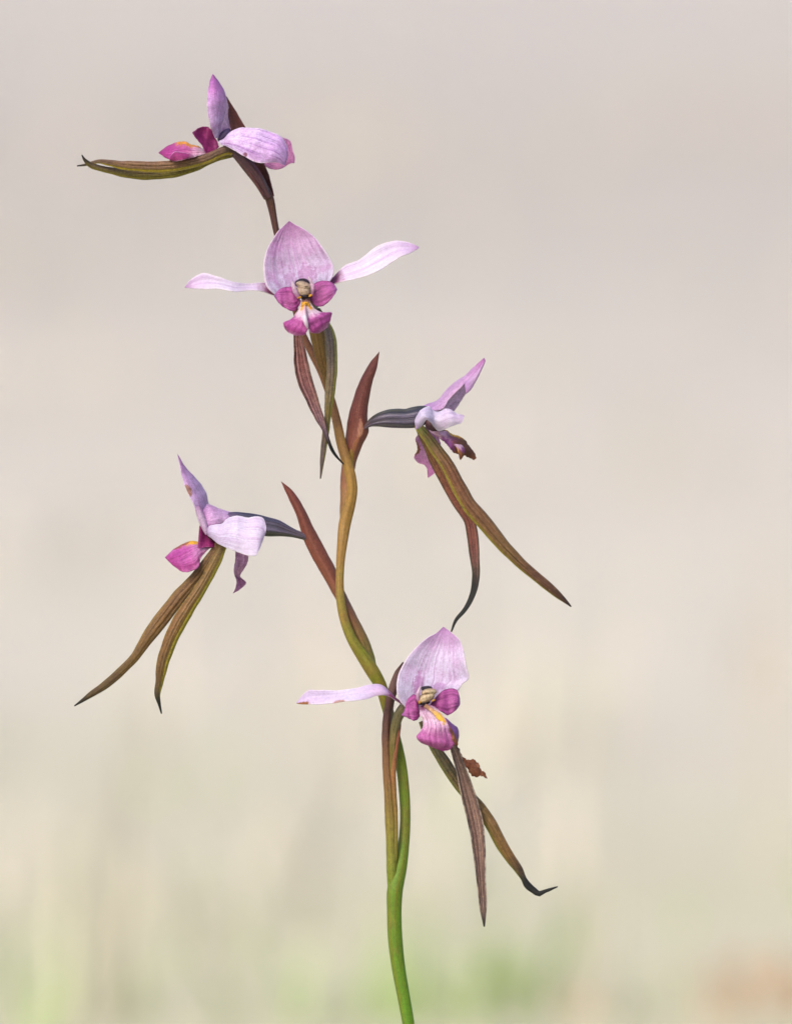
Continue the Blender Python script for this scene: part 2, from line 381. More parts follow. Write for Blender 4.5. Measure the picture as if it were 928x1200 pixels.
M_['lip1'] = tissue('lip_side_magenta', [(0, (226, 200, 222)), (.22, (222, 180, 206)), (.42, (196, 104, 164)), (.75, (170, 62, 140)), (1, (140, 40, 116))],
    vein=(132, 30, 104), vamt=.75, vscale=(1.3, 10), spots=[(.42, .02, .26, .26, (222, 150, 48), .95)], trans=.2, seed=3.3, bump=.0001)
M_['lip1b'] = tissue('lip_fold_dark', [(0, (214, 180, 206)), (.3, (170, 60, 132)), (1, (132, 30, 96))], vein=(100, 16, 74), vamt=.6, edge=(226, 180, 214), eamt=.9, ew=(.8, .95), trans=.2, seed=3.8)
M_['lip4'] = tissue('lip_side_streaked', [(0, (226, 200, 224)), (.25, (206, 150, 200)), (.6, (182, 84, 164)), (1, (160, 56, 138))],
    vein=(140, 36, 112), vamt=.8, vscale=(.8, 9), side=([(0, 0), (.6, 0), (1, .75)], (148, 34, 108)),
    spots=[(.32, .02, .28, .16, (226, 172, 40), 1.0), (.62, .0, .16, .1, (150, 84, 70), .9)], edge=(200, 140, 196), eamt=.35, trans=.2, seed=5.5, bump=.0001)
M_['lip3'] = tissue('lip_withered', [(0, (196, 160, 190)), (.28, (184, 150, 186)), (.45, (132, 74, 110)), (.6, (110, 64, 40)), (.85, (84, 44, 28)), (1, (128, 70, 36))],
    vein=(70, 34, 26), vamt=.55, vscale=(1.6, 7), spots=[(.4, .9, .18, .3, (112, 50, 120), .9), (.45, .04, .16, .16, (196, 150, 40), 1.0)], blot=(136, 86, 54), bamt=.5, trans=.12, seed=7.1, bump=.00014, rough=.6)
M_['anther'] = tissue('anther_tan', [(0, (128, 112, 98)), (.4, (160, 142, 124)), (.8, (152, 132, 112)), (1, (130, 98, 60))], blot=(150, 118, 100), bamt=.5, bscale=1200, trans=0, seed=1.4, rough=.6)
M_['anther5'] = tissue('anther_cream', [(0, (150, 130, 104)), (.4, (186, 168, 138)), (.8, (172, 150, 120)), (1, (150, 112, 70))], blot=(150, 116, 92), bamt=.55, bscale=1100, trans=.1, seed=6.4, rough=.6)
M_['dark'] = tissue('column_dark', [(0, (26, 18, 30)), (1, (22, 16, 26))], trans=0, rough=.4, seed=3)
M_['column1'] = tissue('column_indigo', [(0, (70, 56, 96)), (.5, (62, 44, 84)), (1, (96, 70, 116))], vein=(40, 28, 56), vamt=.5, trans=0, rough=.5, seed=8)
M_['wing'] = tissue('column_wing_pink', [(0, (170, 96, 150)), (.5, (212, 176, 206)), (1, (226, 204, 222))], trans=.2, seed=2)
M_['pollen'] = tissue('gland_yellow', [(0, (220, 168, 40)), (1, (190, 128, 36))], blot=(150, 96, 50), bamt=.6, bscale=1500, trans=.05, seed=4)
M_['ovary_dark'] = tissue('ovary_indigo', [(0, (92, 58, 50)), (.12, (60, 46, 54)), (.4, (52, 46, 64)), (.85, (52, 48, 70)), (1, (98, 74, 112))],
    vein=(118, 108, 138), vamt=.75, vscale=(.9, 16), side=([(0, .7), (.12, .0), (.8, 0), (1, .7)], (54, 62, 40)), blot=(30, 22, 32), bamt=.5, bscale=500, trans=0, rough=.38, spec=.45, seed=6.0)
M_['ovary_green'] = tissue('ovary_olive', [(0, (112, 112, 34)), (.3, (114, 96, 38)), (.6, (108, 98, 40)), (.8, (104, 100, 64)), (1, (80, 86, 78))],
    vein=(84, 52, 34), vamt=.7, vscale=(.8, 14), blot=(136, 110, 66), bamt=.4, bscale=500, trans=0, rough=.45, seed=6.7)
M_['ovary_red'] = tissue('ovary_maroon', [(0, (78, 48, 52)), (.5, (74, 42, 50)), (1, (66, 44, 60))], vein=(104, 70, 76), vamt=.5, vscale=(.8, 8), trans=0, rough=.42, seed=1.9)
SEP = dict(vscale=(.7, 9), rough=.5, trans=.05, spec=.4, bump=.00016, speck=((200, 178, 134), .4), mottle=.6)
M_['sep1'] = tissue('sepal_olive_brown', [(0, (73, 51, 46)), (.3, (108, 77, 55)), (.7, (115, 84, 58)), (.9, (77, 60, 47)), (1, (27, 23, 22))], vein=(143, 112, 97), vamt=.55,
    side=([(0, .8), (.22, .95), (.4, .05), (1, 0)], (161, 141, 23)), blot=(95, 60, 57), bamt=.5, seed=1.2, rim=((174, 147, 110), 0.5), tip=(0.9, 1.0, (22, 18, 16)), **SEP)
M_['sep1b'] = tissue('sepal_olive_dark', [(0, (88, 80, 38)), (.4, (95, 86, 38)), (.8, (80, 63, 49)), (1, (52, 38, 36))], vein=(75, 51, 40), vamt=.55,
    side=([(0, .9), (.3, .6), (.55, .05), (1, .1)], (132, 121, 26)), blot=(79, 54, 49), bamt=.5, seed=2.9, rim=((132, 123, 52), 0.3), tip=(0.88, 1.0, (29, 19, 17)), **SEP)
M_['sep2'] = tissue('sepal_purple_brown', [(0, (86, 44, 44)), (.3, (112, 62, 62)), (.6, (116, 76, 84)), (.75, (88, 70, 92)), (.86, (46, 46, 62)), (1, (34, 34, 46))], vein=(178, 134, 134), vamt=.7,
    edge=(56, 28, 30), eamt=.8, ew=(.7, 1), blot=(150, 112, 100), bamt=.4, seed=3.3, rim=((176, 142, 128), 0.55), tip=(0.7, 0.88, (20, 20, 30)), **SEP)
M_['sep2b'] = tissue('sepal_grey_olive', [(0, (64, 60, 77)), (.2, (88, 80, 84)), (.4, (112, 95, 77)), (.6, (110, 95, 49)), (.75, (95, 79, 68)), (1, (71, 58, 60))], vein=(128, 106, 95), vamt=.45,
    side=([(0, .85), (.2, .5), (.4, 0), (.8, 0), (1, .25)], (134, 134, 27)), blot=(77, 68, 73), bamt=.4, seed=4.1, rim=((156, 147, 101), 0.4), tip=None, **SEP)
M_['sep3'] = tissue('sepal_bronze', [(0, (79, 96, 25)), (.1, (96, 75, 32)), (.25, (103, 60, 37)), (.5, (110, 72, 44)), (.65, (113, 84, 46)), (.8, (92, 53, 39)), (1, (56, 32, 29))], vein=(56, 32, 24), vamt=.6,
    side=([(0, .1), (.3, .0), (.74, .05), (.86, .95), (1, .9)], (135, 125, 34)), blot=(130, 96, 67), bamt=.5, seed=5.3, rim=((151, 137, 72), 0.5), tip=(0.92, 1.0, (37, 20, 17)), **SEP)
M_['sep3b'] = tissue('sepal_black_tipped', [(0, (106, 79, 34)), (.35, (127, 72, 55)), (.58, (112, 62, 57)), (.70, (70, 53, 45)), (.78, (24, 32, 30)), (1, (7, 11, 11))], vein=(152, 102, 93), vamt=.5,
    edge=(49, 55, 41), eamt=.6, ew=(.75, 1), blot=(91, 47, 39), bamt=.45, seed=6.2, rim=((114, 114, 79), 0.4), tip=(0.66, 0.8, (7, 10, 10)), **SEP)
M_['sep4'] = tissue('sepal_khaki_brown', [(0, (100, 73, 42)), (.4, (109, 75, 36)), (.7, (97, 72, 26)), (.93, (65, 50, 26)), (1, (25, 21, 16))], vein=(137, 105, 63), vamt=.55,
    side=([(0, .2), (.2, 0), (.75, 0), (1, .4)], (131, 114, 23)), blot=(77, 48, 30), bamt=.5, seed=7.9, rim=((147, 126, 77), 0.45), tip=(0.9, 1.0, (21, 18, 13)), **SEP)
M_['sep4b'] = tissue('sepal_khaki_yellow', [(0, (110, 90, 50)), (.5, (112, 75, 38)), (.75, (102, 72, 30)), (.9, (58, 50, 25)), (1, (13, 20, 11))], vein=(73, 45, 26), vamt=.55,
    side=([(0, .95), (.2, .85), (.36, .1), (.9, 0), (1, .4)], (142, 131, 11)), blot=(131, 94, 58), bamt=.45, seed=8.6, rim=((151, 134, 50), 0.4), tip=(0.84, 0.95, (15, 18, 11)), **SEP)
M_['sep5'] = tissue('sepal_dry_mauve', [(0, (72, 64, 58)), (.2, (122, 96, 86)), (.6, (124, 94, 86)), (.9, (92, 70, 66)), (1, (40, 36, 34))], vein=(184, 160, 142), vamt=.75,
    edge=(58, 42, 46), eamt=.85, ew=(.6, .95), blot=(98, 64, 64), bamt=.5, seed=9.9, rim=((206, 184, 166), 0.75), tip=(0.92, 1.0, (26, 22, 22)), **SEP)
M_['sep5b'] = tissue('sepal_dry_olive', [(0, (77, 75, 63)), (.25, (88, 79, 55)), (.5, (117, 88, 45)), (.68, (120, 84, 39)), (.76, (63, 39, 21)), (.82, (7, 6, 6)), (1, (3, 3, 4))], vein=(70, 45, 30), vamt=.55,
    side=([(0, 0), (.7, .05), (1, .85)], (109, 120, 36)), blot=(140, 106, 72), bamt=.45, seed=10.7, rim=((153, 135, 75), 0.5), tip=(0.79, 0.84, (2, 2, 3)), **SEP)
M_['stem'] = tissue('stem_green_bronze', [(0, (78, 120, 4)), (.12, (84, 116, 8)), (.28, (96, 118, 14)), (.40, (108, 112, 22)), (.46, (122, 112, 40)), (.55, (142, 108, 52)), (.64, (142, 108, 48)), (.72, (132, 88, 56)), (.80, (108, 64, 48)), (.88, (76, 40, 42)), (.96, (60, 30, 36))],
    vein=(128, 98, 44), vamt=.4, vscale=(7, 9), blot=(118, 90, 40), bamt=.35, bscale=300, speck=((170, 150, 80), .35), rough=.46, trans=0, seed=2.7, mottle=.34, bump=.00012)
M_['br1'] = tissue('bract_maroon', [(0, (84, 46, 50)), (.5, (92, 54, 54)), (1, (96, 54, 50))], vein=(66, 34, 38), vamt=.5, vscale=(.8, 8), trans=.1, seed=.4)
M_['br2'] = tissue('bract_olive', [(0, (130, 96, 54)), (.5, (132, 104, 58)), (1, (128, 94, 50))], vein=(96, 60, 40), vamt=.6, vscale=(.8, 7), trans=.1, seed=1.5)
M_['br3'] = tissue('bract_red_brown', [(0, (132, 110, 52)), (.22, (136, 96, 60)), (.36, (132, 78, 58)), (.6, (118, 62, 54)), (1, (106, 52, 48))], vein=(96, 52, 46), vamt=.45, vscale=(.7, 9),
    spots=[(.36, .5, .07, .3, (150, 122, 44), .9), (.56, .62, .06, .12, (196, 142, 116), .7), (.48, .6, .05, .1, (170, 112, 70), .6)], trans=.08, seed=2.6, speck=((210, 150, 120), .3))
M_['br4'] = tissue('bract_rust', [(0, (106, 120, 34)), (.14, (120, 104, 46)), (.28, (128, 88, 54)), (.5, (122, 70, 54)), (1, (110, 52, 46))], vein=(98, 54, 44), vamt=.45, vscale=(.7, 8), trans=.08, seed=3.7)
M_['br5'] = tissue('bract_green_brown', [(0, (104, 128, 34)), (.3, (124, 112, 42)), (.5, (122, 88, 50)), (.72, (96, 60, 52)), (1, (74, 46, 44))], vein=(92, 58, 44), vamt=.5, vscale=(.7, 7), trans=.08, seed=4.8)
M_['br5b'] = tissue('bract_red_flap', [(0, (116, 120, 40)), (.5, (142, 104, 56)), (.85, (158, 88, 66)), (1, (140, 74, 60))], vein=(120, 96, 44), vamt=.4, vscale=(.7, 7), trans=.1, seed=5.9)

# ------------------------------------------------------------------ ground
def ground_h(x, y):
    return 0.012 * np.sin(x * 2.3 + 0.7) * np.sin(y * 1.9 + 0.2) * np.clip(np.hypot(x, y) - 0.15, 0, 1) \
        + 0.03 * np.sin(x * 0.45 + 1.0) * np.sin(y * 0.38) * np.clip((np.hypot(x, y) - 1) / 6, 0, 1) \
        + np.clip((y - 9) / 60, 0, 6) ** 1.3 * 3.0

def build_ground():
    n = 150
    g = np.sinh(np.linspace(-1, 1, n) * 7.2) / math.sinh(7.2) * 700
    X, Y = np.meshgrid(g, g, indexing='ij')
    Z = ground_h(X, Y)
    M = Mesh(); M.v = [tuple(q) for q in np.stack([X, Y, Z], -1).reshape(-1, 3)]
    for i in range(n - 1):
        for j in range(n - 1):
            M.quad((i*n + j, (i+1)*n + j, (i+1)*n + j + 1, i*n + j + 1), ((0, 0), (1, 0), (1, 1), (0, 1)))
    s = NT('dry_sandy_soil')
    tc = s.new('ShaderNodeTexCoord'); ob = tc.outputs['Object']
    a = s.noise(ob, 0.8, 4, 0.6); b = s.noise(ob, 2.4, 5, 0.6); f = s.noise(ob, 60, 4, 0.7); gnd = s.noise(ob, 1.9, 3, 0.5)
    sx = s.new('ShaderNodeSeparateXYZ'); s.ln(ob, sx.inputs[0])
    yy = s.math('ADD', sx.outputs[1], s.math('MULTIPLY', s.math('SUBTRACT', a, 0.5), 2.2))
    # mossy near soil, a pale sandy track across the view, greyer leaf-strewn soil beyond it
    c = s.ramp(s.math('DIVIDE', yy, 14.0, True), [(.0, (.45, .44, .29, 1)), (.08, (.46, .44, .305, 1)), (.115, (.48, .45, .345, 1)), (.16, (.525, .485, .41, 1)), (.28, (.455, .42, .375, 1)), (.50, (.40, .362, .322, 1)), (.80, (.445, .41, .375, 1)), (1, (.445, .41, .375, 1))])
    c = s.mix(s.math('MULTIPLY', s.smooth(b, .45, .7), .22), c, (.56, .52, .465, 1))
    c = s.mix(s.math('MULTIPLY', s.smooth(a, .54, .72), .22), c, (.40, .365, .35, 1))
    c = s.mix(s.math('MULTIPLY', s.math('MULTIPLY', s.smooth(gnd, .5, .68), s.math('SUBTRACT', 1.0, s.smooth(sx.outputs[1], 1.5, 3.5))), .3), c, (.42, .45, .28, 1))
    c = s.mix(s.math('MULTIPLY', s.smooth(f, .5, .7), .15), c, (.34, .30, .26, 1))
    s.ln(c, s.bsdf.inputs['Base Color']); s.bsdf.inputs['Roughness'].default_value = .95
    bp = s.new('ShaderNodeBump'); bp.inputs['Distance'].default_value = .01; s.ln(f, bp.inputs['Height']); s.ln(bp.outputs[0], s.bsdf.inputs['Normal'])
    o = link('ground', M, s.m); o['kind'] = 'structure'
    o['label'] = 'pale dry sandy ground behind the orchid, blurred'
build_ground()

def blades(name, spots, mat, label, seed):
    """spots: rows (x, y, spread, count, height, lean)"""
    r = np.random.RandomState(seed); M = Mesh()
    for (x, y, sp, cnt, h, lean) in spots:
        for _ in range(int(cnt)):
            bx_ = x + r.normal(0, sp); by = y + r.normal(0, sp)
            if abs(bx_) < .03 and abs(by) < .03: continue
            bz = float(ground_h(bx_, by)) - .004
            hh = h * r.uniform(.45, 1.15); a = r.uniform(0, 6.28); ln_ = hh * r.uniform(.1, 1) * lean
            wv = r.uniform(.0010, .0022); px, py = -math.sin(a) * wv, math.cos(a) * wv
            b = len(M.v); cu = r.rand()
            for k, tt in enumerate((0, .4, .75, 1)):
                cx = bx_ + math.cos(a) * ln_ * tt ** 1.8; cy = by + math.sin(a) * ln_ * tt ** 1.8; cz = bz + hh * (tt - .25 * lean * tt ** 2)
                ww = (1, .85, .5, .06)[k]
                M.v += [(cx - px * ww, cy - py * ww, cz), (cx + px * ww, cy + py * ww, cz)]
            for k in range(3):
                M.quad((b + 2*k, b + 2*k + 1, b + 2*k + 3, b + 2*k + 2), ((k/3, cu), (k/3, cu), ((k+1)/3, cu), ((k+1)/3, cu)))
    o = link(name, M, mat); o['kind'] = 'stuff'; o['label'] = label; o['category'] = 'grass'
    return o

def grass_mat(name, cols):
    s = NT(name); uv = s.new('ShaderNodeUVMap'); uv.uv_map = 'UVMap'
    sep = s.new('ShaderNodeSeparateXYZ'); s.ln(uv.outputs[0], sep.inputs[0])
    c = s.ramp(sep.outputs[1], cols); s.ln(c, s.bsdf.inputs['Base Color']); s.bsdf.inputs['Roughness'].default_value = .6
    tr = s.new('ShaderNodeBsdfTranslucent'); s.ln(c, tr.inputs['Color']); mx = s.new('ShaderNodeMixShader'); mx.inputs[0].default_value = .3
    s.ln(s.bsdf.outputs[0], mx.inputs[1]); s.ln(tr.outputs[0], mx.inputs[2]); s.ln(mx.outputs[0], s.out.inputs['Surface'])
    return s.m

def on_ground(px, py):
    """where the ray of a photograph pixel meets the ground"""
    d = P3(px, py, 0) - CAM
    t = -CAM.z / d.z
    for _ in range(12):
        q = CAM + d * t; t = (float(ground_h(q.x, q.y)) - CAM.z) / d.z
    q = CAM + d * t
    return q.x, q.y

rg = np.random.RandomState(21)
dry = []
for _ in range(620):
    y = rg.uniform(-1.2, 1) if rg.rand() < .12 else 1.2 + 16 * rg.rand() ** 1.5
    x = rg.uniform(-1, 1) * (.6 + .18 * max(y, 0))
    hmax = .05 if y < .9 else .09
    if y < -.4 and abs(x) < .12: continue
    dry.append((x, y, .03 + .02 * rg.rand(), rg.randint(5, 14), rg.uniform(.03, hmax), rg.uniform(.5, 1.3)))
for (px, py, n_) in [(132, 1199, 3), (152, 1199, 3), (60, 1195, 2), (720, 1199, 2)]:
    x, y = on_ground(px, py); dry.append((x, y, .006, n_, .10, .12))
blades('dry_grass', dry, grass_mat('dry_straw', [(0, (.50, .45, .36, 1)), (.4, (.60, .55, .45, 1)), (.75, (.66, .62, .53, 1)), (1, (.52, .52, .36, 1))]),
       'pale dry grass scattered over the sandy ground', 5)
gre = []
for (px, py, sp, cnt, h) in [(525, 1192, .018, 30, .036), (520, 1165, .016, 10, .03), (25, 1195, .03, 11, .026), (150, 1195, .04, 9, .025), (420, 1195, .03, 8, .025), (245, 960, .04, 4, .035), (240, 925, .04, 3, .035),
                             (110, 1140, .03, 6, .025), (340, 1100, .035, 6, .025), (660, 1085, .04, 5, .026), (800, 1120, .04, 3, .025), (630, 1190, .03, 7, .025),
                             (390, 1170, .03, 5, .025), (60, 1050, .05, 5, .03), (560, 1100, .03, 4, .025)]:
    x, y = on_ground(px, py); gre.append((x, y, sp, cnt, h, .8))
for _ in range(160):
    y = rg.uniform(-1.1, 3.4); x = rg.uniform(-1, 1) * (.6 + .2 * max(y, 0))
    if y < -.4 and abs(x) < .12: continue
    if y > .5 and abs(x) < .16 + .12 * y: continue
    gre.append((x, y, .035, rg.randint(5, 14), rg.uniform(.025, .05), .8))
blades('green_grass', gre, grass_mat('fresh_grass', [(0, (.26, .37, .13, 1)), (.5, (.36, .46, .20, 1)), (1, (.46, .51, .30, 1))]),
       'fresh green grass in low tufts behind the stem', 6)

rust = []
for (px, py, sp, cnt, h) in [(922, 1150, .018, 42, .022), (912, 1185, .018, 24, .02), (700, 1185, .015, 7, .015), (270, 1110, .02, 5, .015)]:
    x, y = on_ground(px, py); rust.append((x, y, sp, cnt, h, 1.3))
blades('leaf_litter', rust, grass_mat('rusty_straw', [(0, (.50, .30, .17, 1)), (1, (.58, .40, .26, 1))]), 'rusty dead leaf litter lying among the pale grass', 8)

# ------------------------------------------------------------------ the orchid
plant = bpy.data.objects.new('orchid_plant', None); col.objects.link(plant)
plant['label'] = 'tall donkey orchid with five lilac and magenta flowers on one stem'
plant['category'] = 'orchid'

def part(name, mat, build, parent, label=None):
    M = Mesh(); build(M); return link(name, M, M_[mat], parent, label)

# stem ---------------------------------------------------------------
def find_ground_py(px):
    for py in range(1200, 4000, 5):
        if P3(px, py, 0).z < -0.004: return py
gy = find_ground_py(500)
stem_pts = [(506, gy, 0, 20), (504, gy - 300, 0, 18), (498, 1450, 0, 16), (489, 1290, 0, 15), (478.8, 1200, 0, 14.2), (473, 1167, 0, 14.8), (467, 1133, 0, 16), (463.3, 1100, 0, 17), (462.2, 1067, 0, 17.2),
            (463, 1043, 0, 18.6), (468, 1020, 2, 17), (473, 990, 5, 13.5), (475, 960, 6, 12.2), (473.5, 925, 7, 12.5), (469, 890, 8, 12.5), (462, 860, 8, 12.5), (453.5, 828, 7, 12.8), (446, 803, 5, 14.2), (437, 787, 2, 16),
            (426, 770, 0, 15), (414, 752, -4, 12), (405.5, 732, -5, 11), (400, 709, -6, 10.4), (398.3, 684, -6, 9.6), (399, 661, -5, 10), (401.5, 635, -3, 12.4), (404.6, 612, 0, 14.6),
            (410, 592, -2, 13.5), (413, 573, -5, 12.6), (411, 557, -6, 12.6), (405.5, 538, -6, 12), (400, 519, -5, 11.6), (395.5, 497, -3, 10.8), (390.5, 476, 0, 9.6), (383, 452, 3, 9), (376, 434, 5, 9), (366, 414, 8, 9), (356, 394, 11, 8),
            (346, 362, 14, 7.4), (336, 322, 14, 7.2), (328, 288, 12, 7.2), (322.6, 264, 10, 7.8), (319.4, 247, 8, 8.8), (316.8, 235, 6, 10.4), (312, 222, 4, 9), (306, 212, 3, 7)]
# colours follow the height: u = 0 at the foot of the picture, 1 at the top node
Mst = Mesh(); tube(Mst, stem_pts, nu=320, nv=30, rough=.02, ridges=5, amp=.035, umap=lambda q: float(np.clip((1200 - q[1]) / 1000, 0, 1)))
link('stem', Mst, M_['stem'], plant)
def flower(name_label):
    f = bpy.data.objects.new('flower', None); col.objects.link(f); f.parent = plant
    f.location = (0, 0, 0); f['label'] = name_label
    return f

# ---- flower 1, top -------------------------------------------------
f1 = flower('topmost flower, seen from the side, sepals held out level')
part('bract', 'br1', lambda M: petal(M, [(311.5, 234), (298, 211), (285, 190), (273, 160), (265, 113)], [(321.5, 230), (315, 205), (305, 182), (288, 150), (266, 113)], zL=[4, 12, 14], zR=[4, 12, 14], bulge=[4, 10, 6, 0], thk=2.5, nv=16), plant)
part('ovary', 'ovary_red', lambda M: tube(M, [(314, 232, 2, 9), (305, 214, -2, 12.5), (293, 197, -3, 14.5), (281, 183, -3, 13), (270, 172, -2, 10), (262, 166, 0, 7)], ridges=6, amp=.07, nu=40), f1)
part('pedicel', 'br1', lambda M: ribbon(M, [(310, 230, -8, 2), (303, 219, -9, 3), (296, 208, -9, 3), (291, 200, -8, 1)], thk=2, nu=16, nv=7), f1)
def d1(M):
    petal(M, [(252, 162), (247.8, 151.4), (245, 140.5), (243, 127.6), (243.6, 113), (246, 96), (249.4, 87)], [(257, 162), (259.7, 147.8), (262.4, 138.6), (265, 125.8), (265.7, 116), (262, 104.5), (256, 95), (250, 87)],
          zL=[-6, -22, -24, -14, 0], zR=[2, -2, 0, 0, 0], bulge=[-2, -6, -8, -3], thk=2, ripple=.3)
part('dorsal_sepal', 'hood1', d1, f1)
part('dorsal_sepal', 'hood_in', lambda M: petal(M, [(257, 162), (259.5, 149), (262, 139), (264.5, 126), (264, 114)], [(272, 158), (272, 148), (270.5, 138), (268.5, 127), (265.5, 114)], zL=[4, 4, 1], zR=[14, 18, 8], bulge=3, thk=1.6, nu=24, nv=12), f1)
part('column', 'column1', lambda M: blob(M, (263, 158.5, 4), (10, 5.4, 7), rot=-.75), f1)
part('side_lobe', 'side1', lambda M: petal(M, [(257, 172), (253, 176), (242.5, 180), (236.8, 170), (230.4, 162.4), (225.6, 155.5)], [(254, 164), (251, 160), (248, 152), (244, 148.8), (235, 149.2), (226, 155)], zL=[-4, -16, -22], zR=[0, -8, -18], bulge=[0, 5, 6, 0], thk=2, ripple=.3), f1)
part('labellum', 'lip1', lambda M: petal(M, [(248, 176), (240.5, 176), (233, 171.6), (224, 169.4), (216.6, 166), (207.5, 166.9), (196.5, 171.4), (186.2, 178.8)], [(248, 180), (240, 181), (231.3, 182.4), (220.3, 185), (209.3, 187.4), (199.2, 187.1), (192.8, 184), (186.3, 179.3)], zL=[0, 2, 4, 0], zR=[-6, -20, -24, -4], bulge=[0, -5, -6, 0], thk=2, ripple=.8, ridge=.4, nr=3), f1)
part('labellum', 'lip1b', lambda M: petal(M, [(232, 182.5), (222, 180.5), (212, 178.5), (205, 178), (201, 182), (199, 187)], [(228, 184.4), (219, 186.2), (211, 188.4), (205, 189), (202, 188.6), (199.5, 187.6)], zL=[-22, -28, -26], zR=[-24, -36, -27], bulge=-3, thk=1.5, nu=24, nv=12, ripple=.4), f1)
part('petal', 'petal_1', lambda M: petal(M, [(256.4, 165.4), (262.4, 162.6), (269.8, 155.1), (278.9, 150.5), (289.9, 149.6), (308.2, 151.4), (321.1, 156), (330.2, 160.6), (335.7, 169.8), (338, 181), (334.5, 193)],
     [(256.4, 166.2), (259, 168.9), (267.9, 172.5), (278.9, 178.9), (289.9, 185.3), (302.7, 190.8), (313, 190.6), (319.5, 190), (326.5, 190.8), (330.5, 192.6), (333.5, 194)], zL=[-8, -22, -36, -44, -46], zR=[-10, -30, -48, -54, -48], bulge=[0, -5, -8, -6, 0], thk=2, ripple=.5, rf=3), f1)
part('petal', 'petal_far', lambda M: petal(M, [(262, 164), (285, 158), (310, 156), (332, 161.6), (339.4, 164.3), (343, 177), (345.8, 185), (345, 191)], [(264, 170), (285, 186), (308, 193), (319, 198.4), (332, 196.5), (340, 191.5), (343.5, 190.8), (344.6, 191.4)], zL=[6, 20, 26, 10], zR=[6, 14, 20, 8], bulge=[0, 8, 10, 0], thk=1.8, ripple=.8), f1)
part('lateral_sepal', 'sep1', lambda M: ribbon(M, [(276, 178, -4, 9), (266, 176.5, -8, 10), (256, 179.5, -10, 10.5), (243, 185.5, -11, 11), (226, 190.5, -12, 12.5), (207, 193.8, -12, 13), (185, 195.6, -12, 13), (165, 195.2, -12, 12), (143, 193.4, -11, 9.5), (127, 190.3, -10, 6.5), (116, 188.9, -9, 4), (109, 190.4, -8, 3), (100, 193.2, -8, 2.4), (90.6, 194.4, -7, 1)], fold=-.3, tilt=-.3, thk=3), f1)
part('lateral_sepal', 'sep1b', lambda M: ribbon(M, [(274, 180, 4, 8), (262, 181.5, 4, 9.5), (249, 186, 6, 10), (232, 193.5, 8, 11.5), (212, 200, 9, 11.5), (190, 203.6, 9, 12), (168, 204.6, 8, 12), (147, 202.8, 4, 9.4), (130, 199.8, 0, 7.5), (116, 196.8, -5, 6.5), (107, 193.6, -8, 6), (101.5, 189.4, -10, 4.4), (98.4, 185.4, -11, 2.5), (96.4, 181.4, -11, .8)], fold=-.25, thk=3), f1)

# ---- flower 2, facing the viewer -----------------------------------
f2 = flower('flower with two long petals spread like ears and a broad round hood')
Z2 = -46
part('bract', 'br2', lambda M: ribbon(M, [(387, 462, -4, 5), (383.5, 446, -8, 9), (379, 427, -13, 12), (375, 408, -18, 16), (371.5, 388, -22, 17), (368, 366, -24, 12), (364, 345, -24, 3)], fold=-.3, thk=3, nv=19), plant)
part('ovary', 'ovary_green', lambda M: tube(M, [(385, 452, -6, 6), (380, 430, -10, 9), (376, 408, -14, 12), (371, 385, -20, 14), (364, 360, -28, 14), (358, 345, -38, 12)], ridges=6, amp=.06, nu=40), f2)
part('dorsal_sepal', 'hood2', lambda M: petal(M, [(340, 351), (330, 349), (321.2, 344.3), (313.5, 337), (310, 326), (309.2, 314), (311.5, 296.6), (319.6, 280.4), (329.3, 267.5), (335, 262.4), (338.6, 259.2)],
     [(372, 342), (380, 336), (387.5, 329), (390.6, 322), (391.4, 316), (389.1, 307.9), (379.4, 291.7), (366.5, 275.6), (352, 265.9), (344, 262), (339.4, 259.2)], zL=[Z2+2, Z2-6, Z2-2, Z2+8, Z2+16], zR=[Z2+2, Z2-6, Z2-2, Z2+8, Z2+16], bulge=[4, 12, 14, 8, 0], thk=2.4, ripple=.35, rf=2, nu=56, nv=44, ridge=.18, nr=11), f2)
part('petal', 'petal_2', lambda M: petal(M, [(322, 341), (316, 333), (309.9, 331), (297, 331.8), (277.6, 331), (255, 324), (237.2, 320.2), (224.2, 327.3), (216.8, 336)], [(322, 347), (316.5, 345), (311.5, 342.8), (297, 340.2), (276, 341.8), (258.2, 338.6), (238.8, 338.6), (226, 338.2), (216.8, 337.2)], zL=[Z2+10, Z2+4, Z2-6, Z2-8, Z2-4], zR=[Z2+8, Z2-4, Z2-18, Z2-14, Z2-4], bulge=[0, 3, 4, 3, 0], thk=2, ripple=.5, rf=3), f2)
part('petal', 'petal_2', lambda M: petal(M, [(382, 328), (389.5, 326), (394, 320.8), (402, 312.7), (423, 303), (439.2, 290.1), (458.6, 282.7), (474.8, 283), (484, 286), (491, 289.6)], [(384, 334), (390, 333.4), (395, 331.8), (406.9, 328.9), (426.3, 324), (449, 314.4), (468.3, 301.4), (481.3, 296.4), (487, 293.5), (491, 290.4)], zL=[Z2+10, Z2+6, Z2+4, Z2+8, Z2+10], zR=[Z2+6, Z2-8, Z2-12, Z2-4, Z2+8], bulge=[0, 4, 5, 3, 0], thk=2, ripple=.5, rf=3), f2)
part('side_lobe', 'side', lambda M: petal(M, [(353.2, 352.6), (349.4, 360.2), (344.9, 364.5), (336.6, 362.4), (326.8, 354.9), (321.4, 347)], [(347.5, 346), (344.5, 339), (342.6, 336.8), (335.8, 336.3), (326.8, 339.8), (321.5, 346.2)], zL=[Z2-18, Z2-22, Z2-20], zR=[Z2-16, Z2-8, Z2-14], bulge=[0, -3, -3, 0], thk=1.5, ripple=.8, rf=2.6, ridge=.2, nr=5, nu=40), f2)
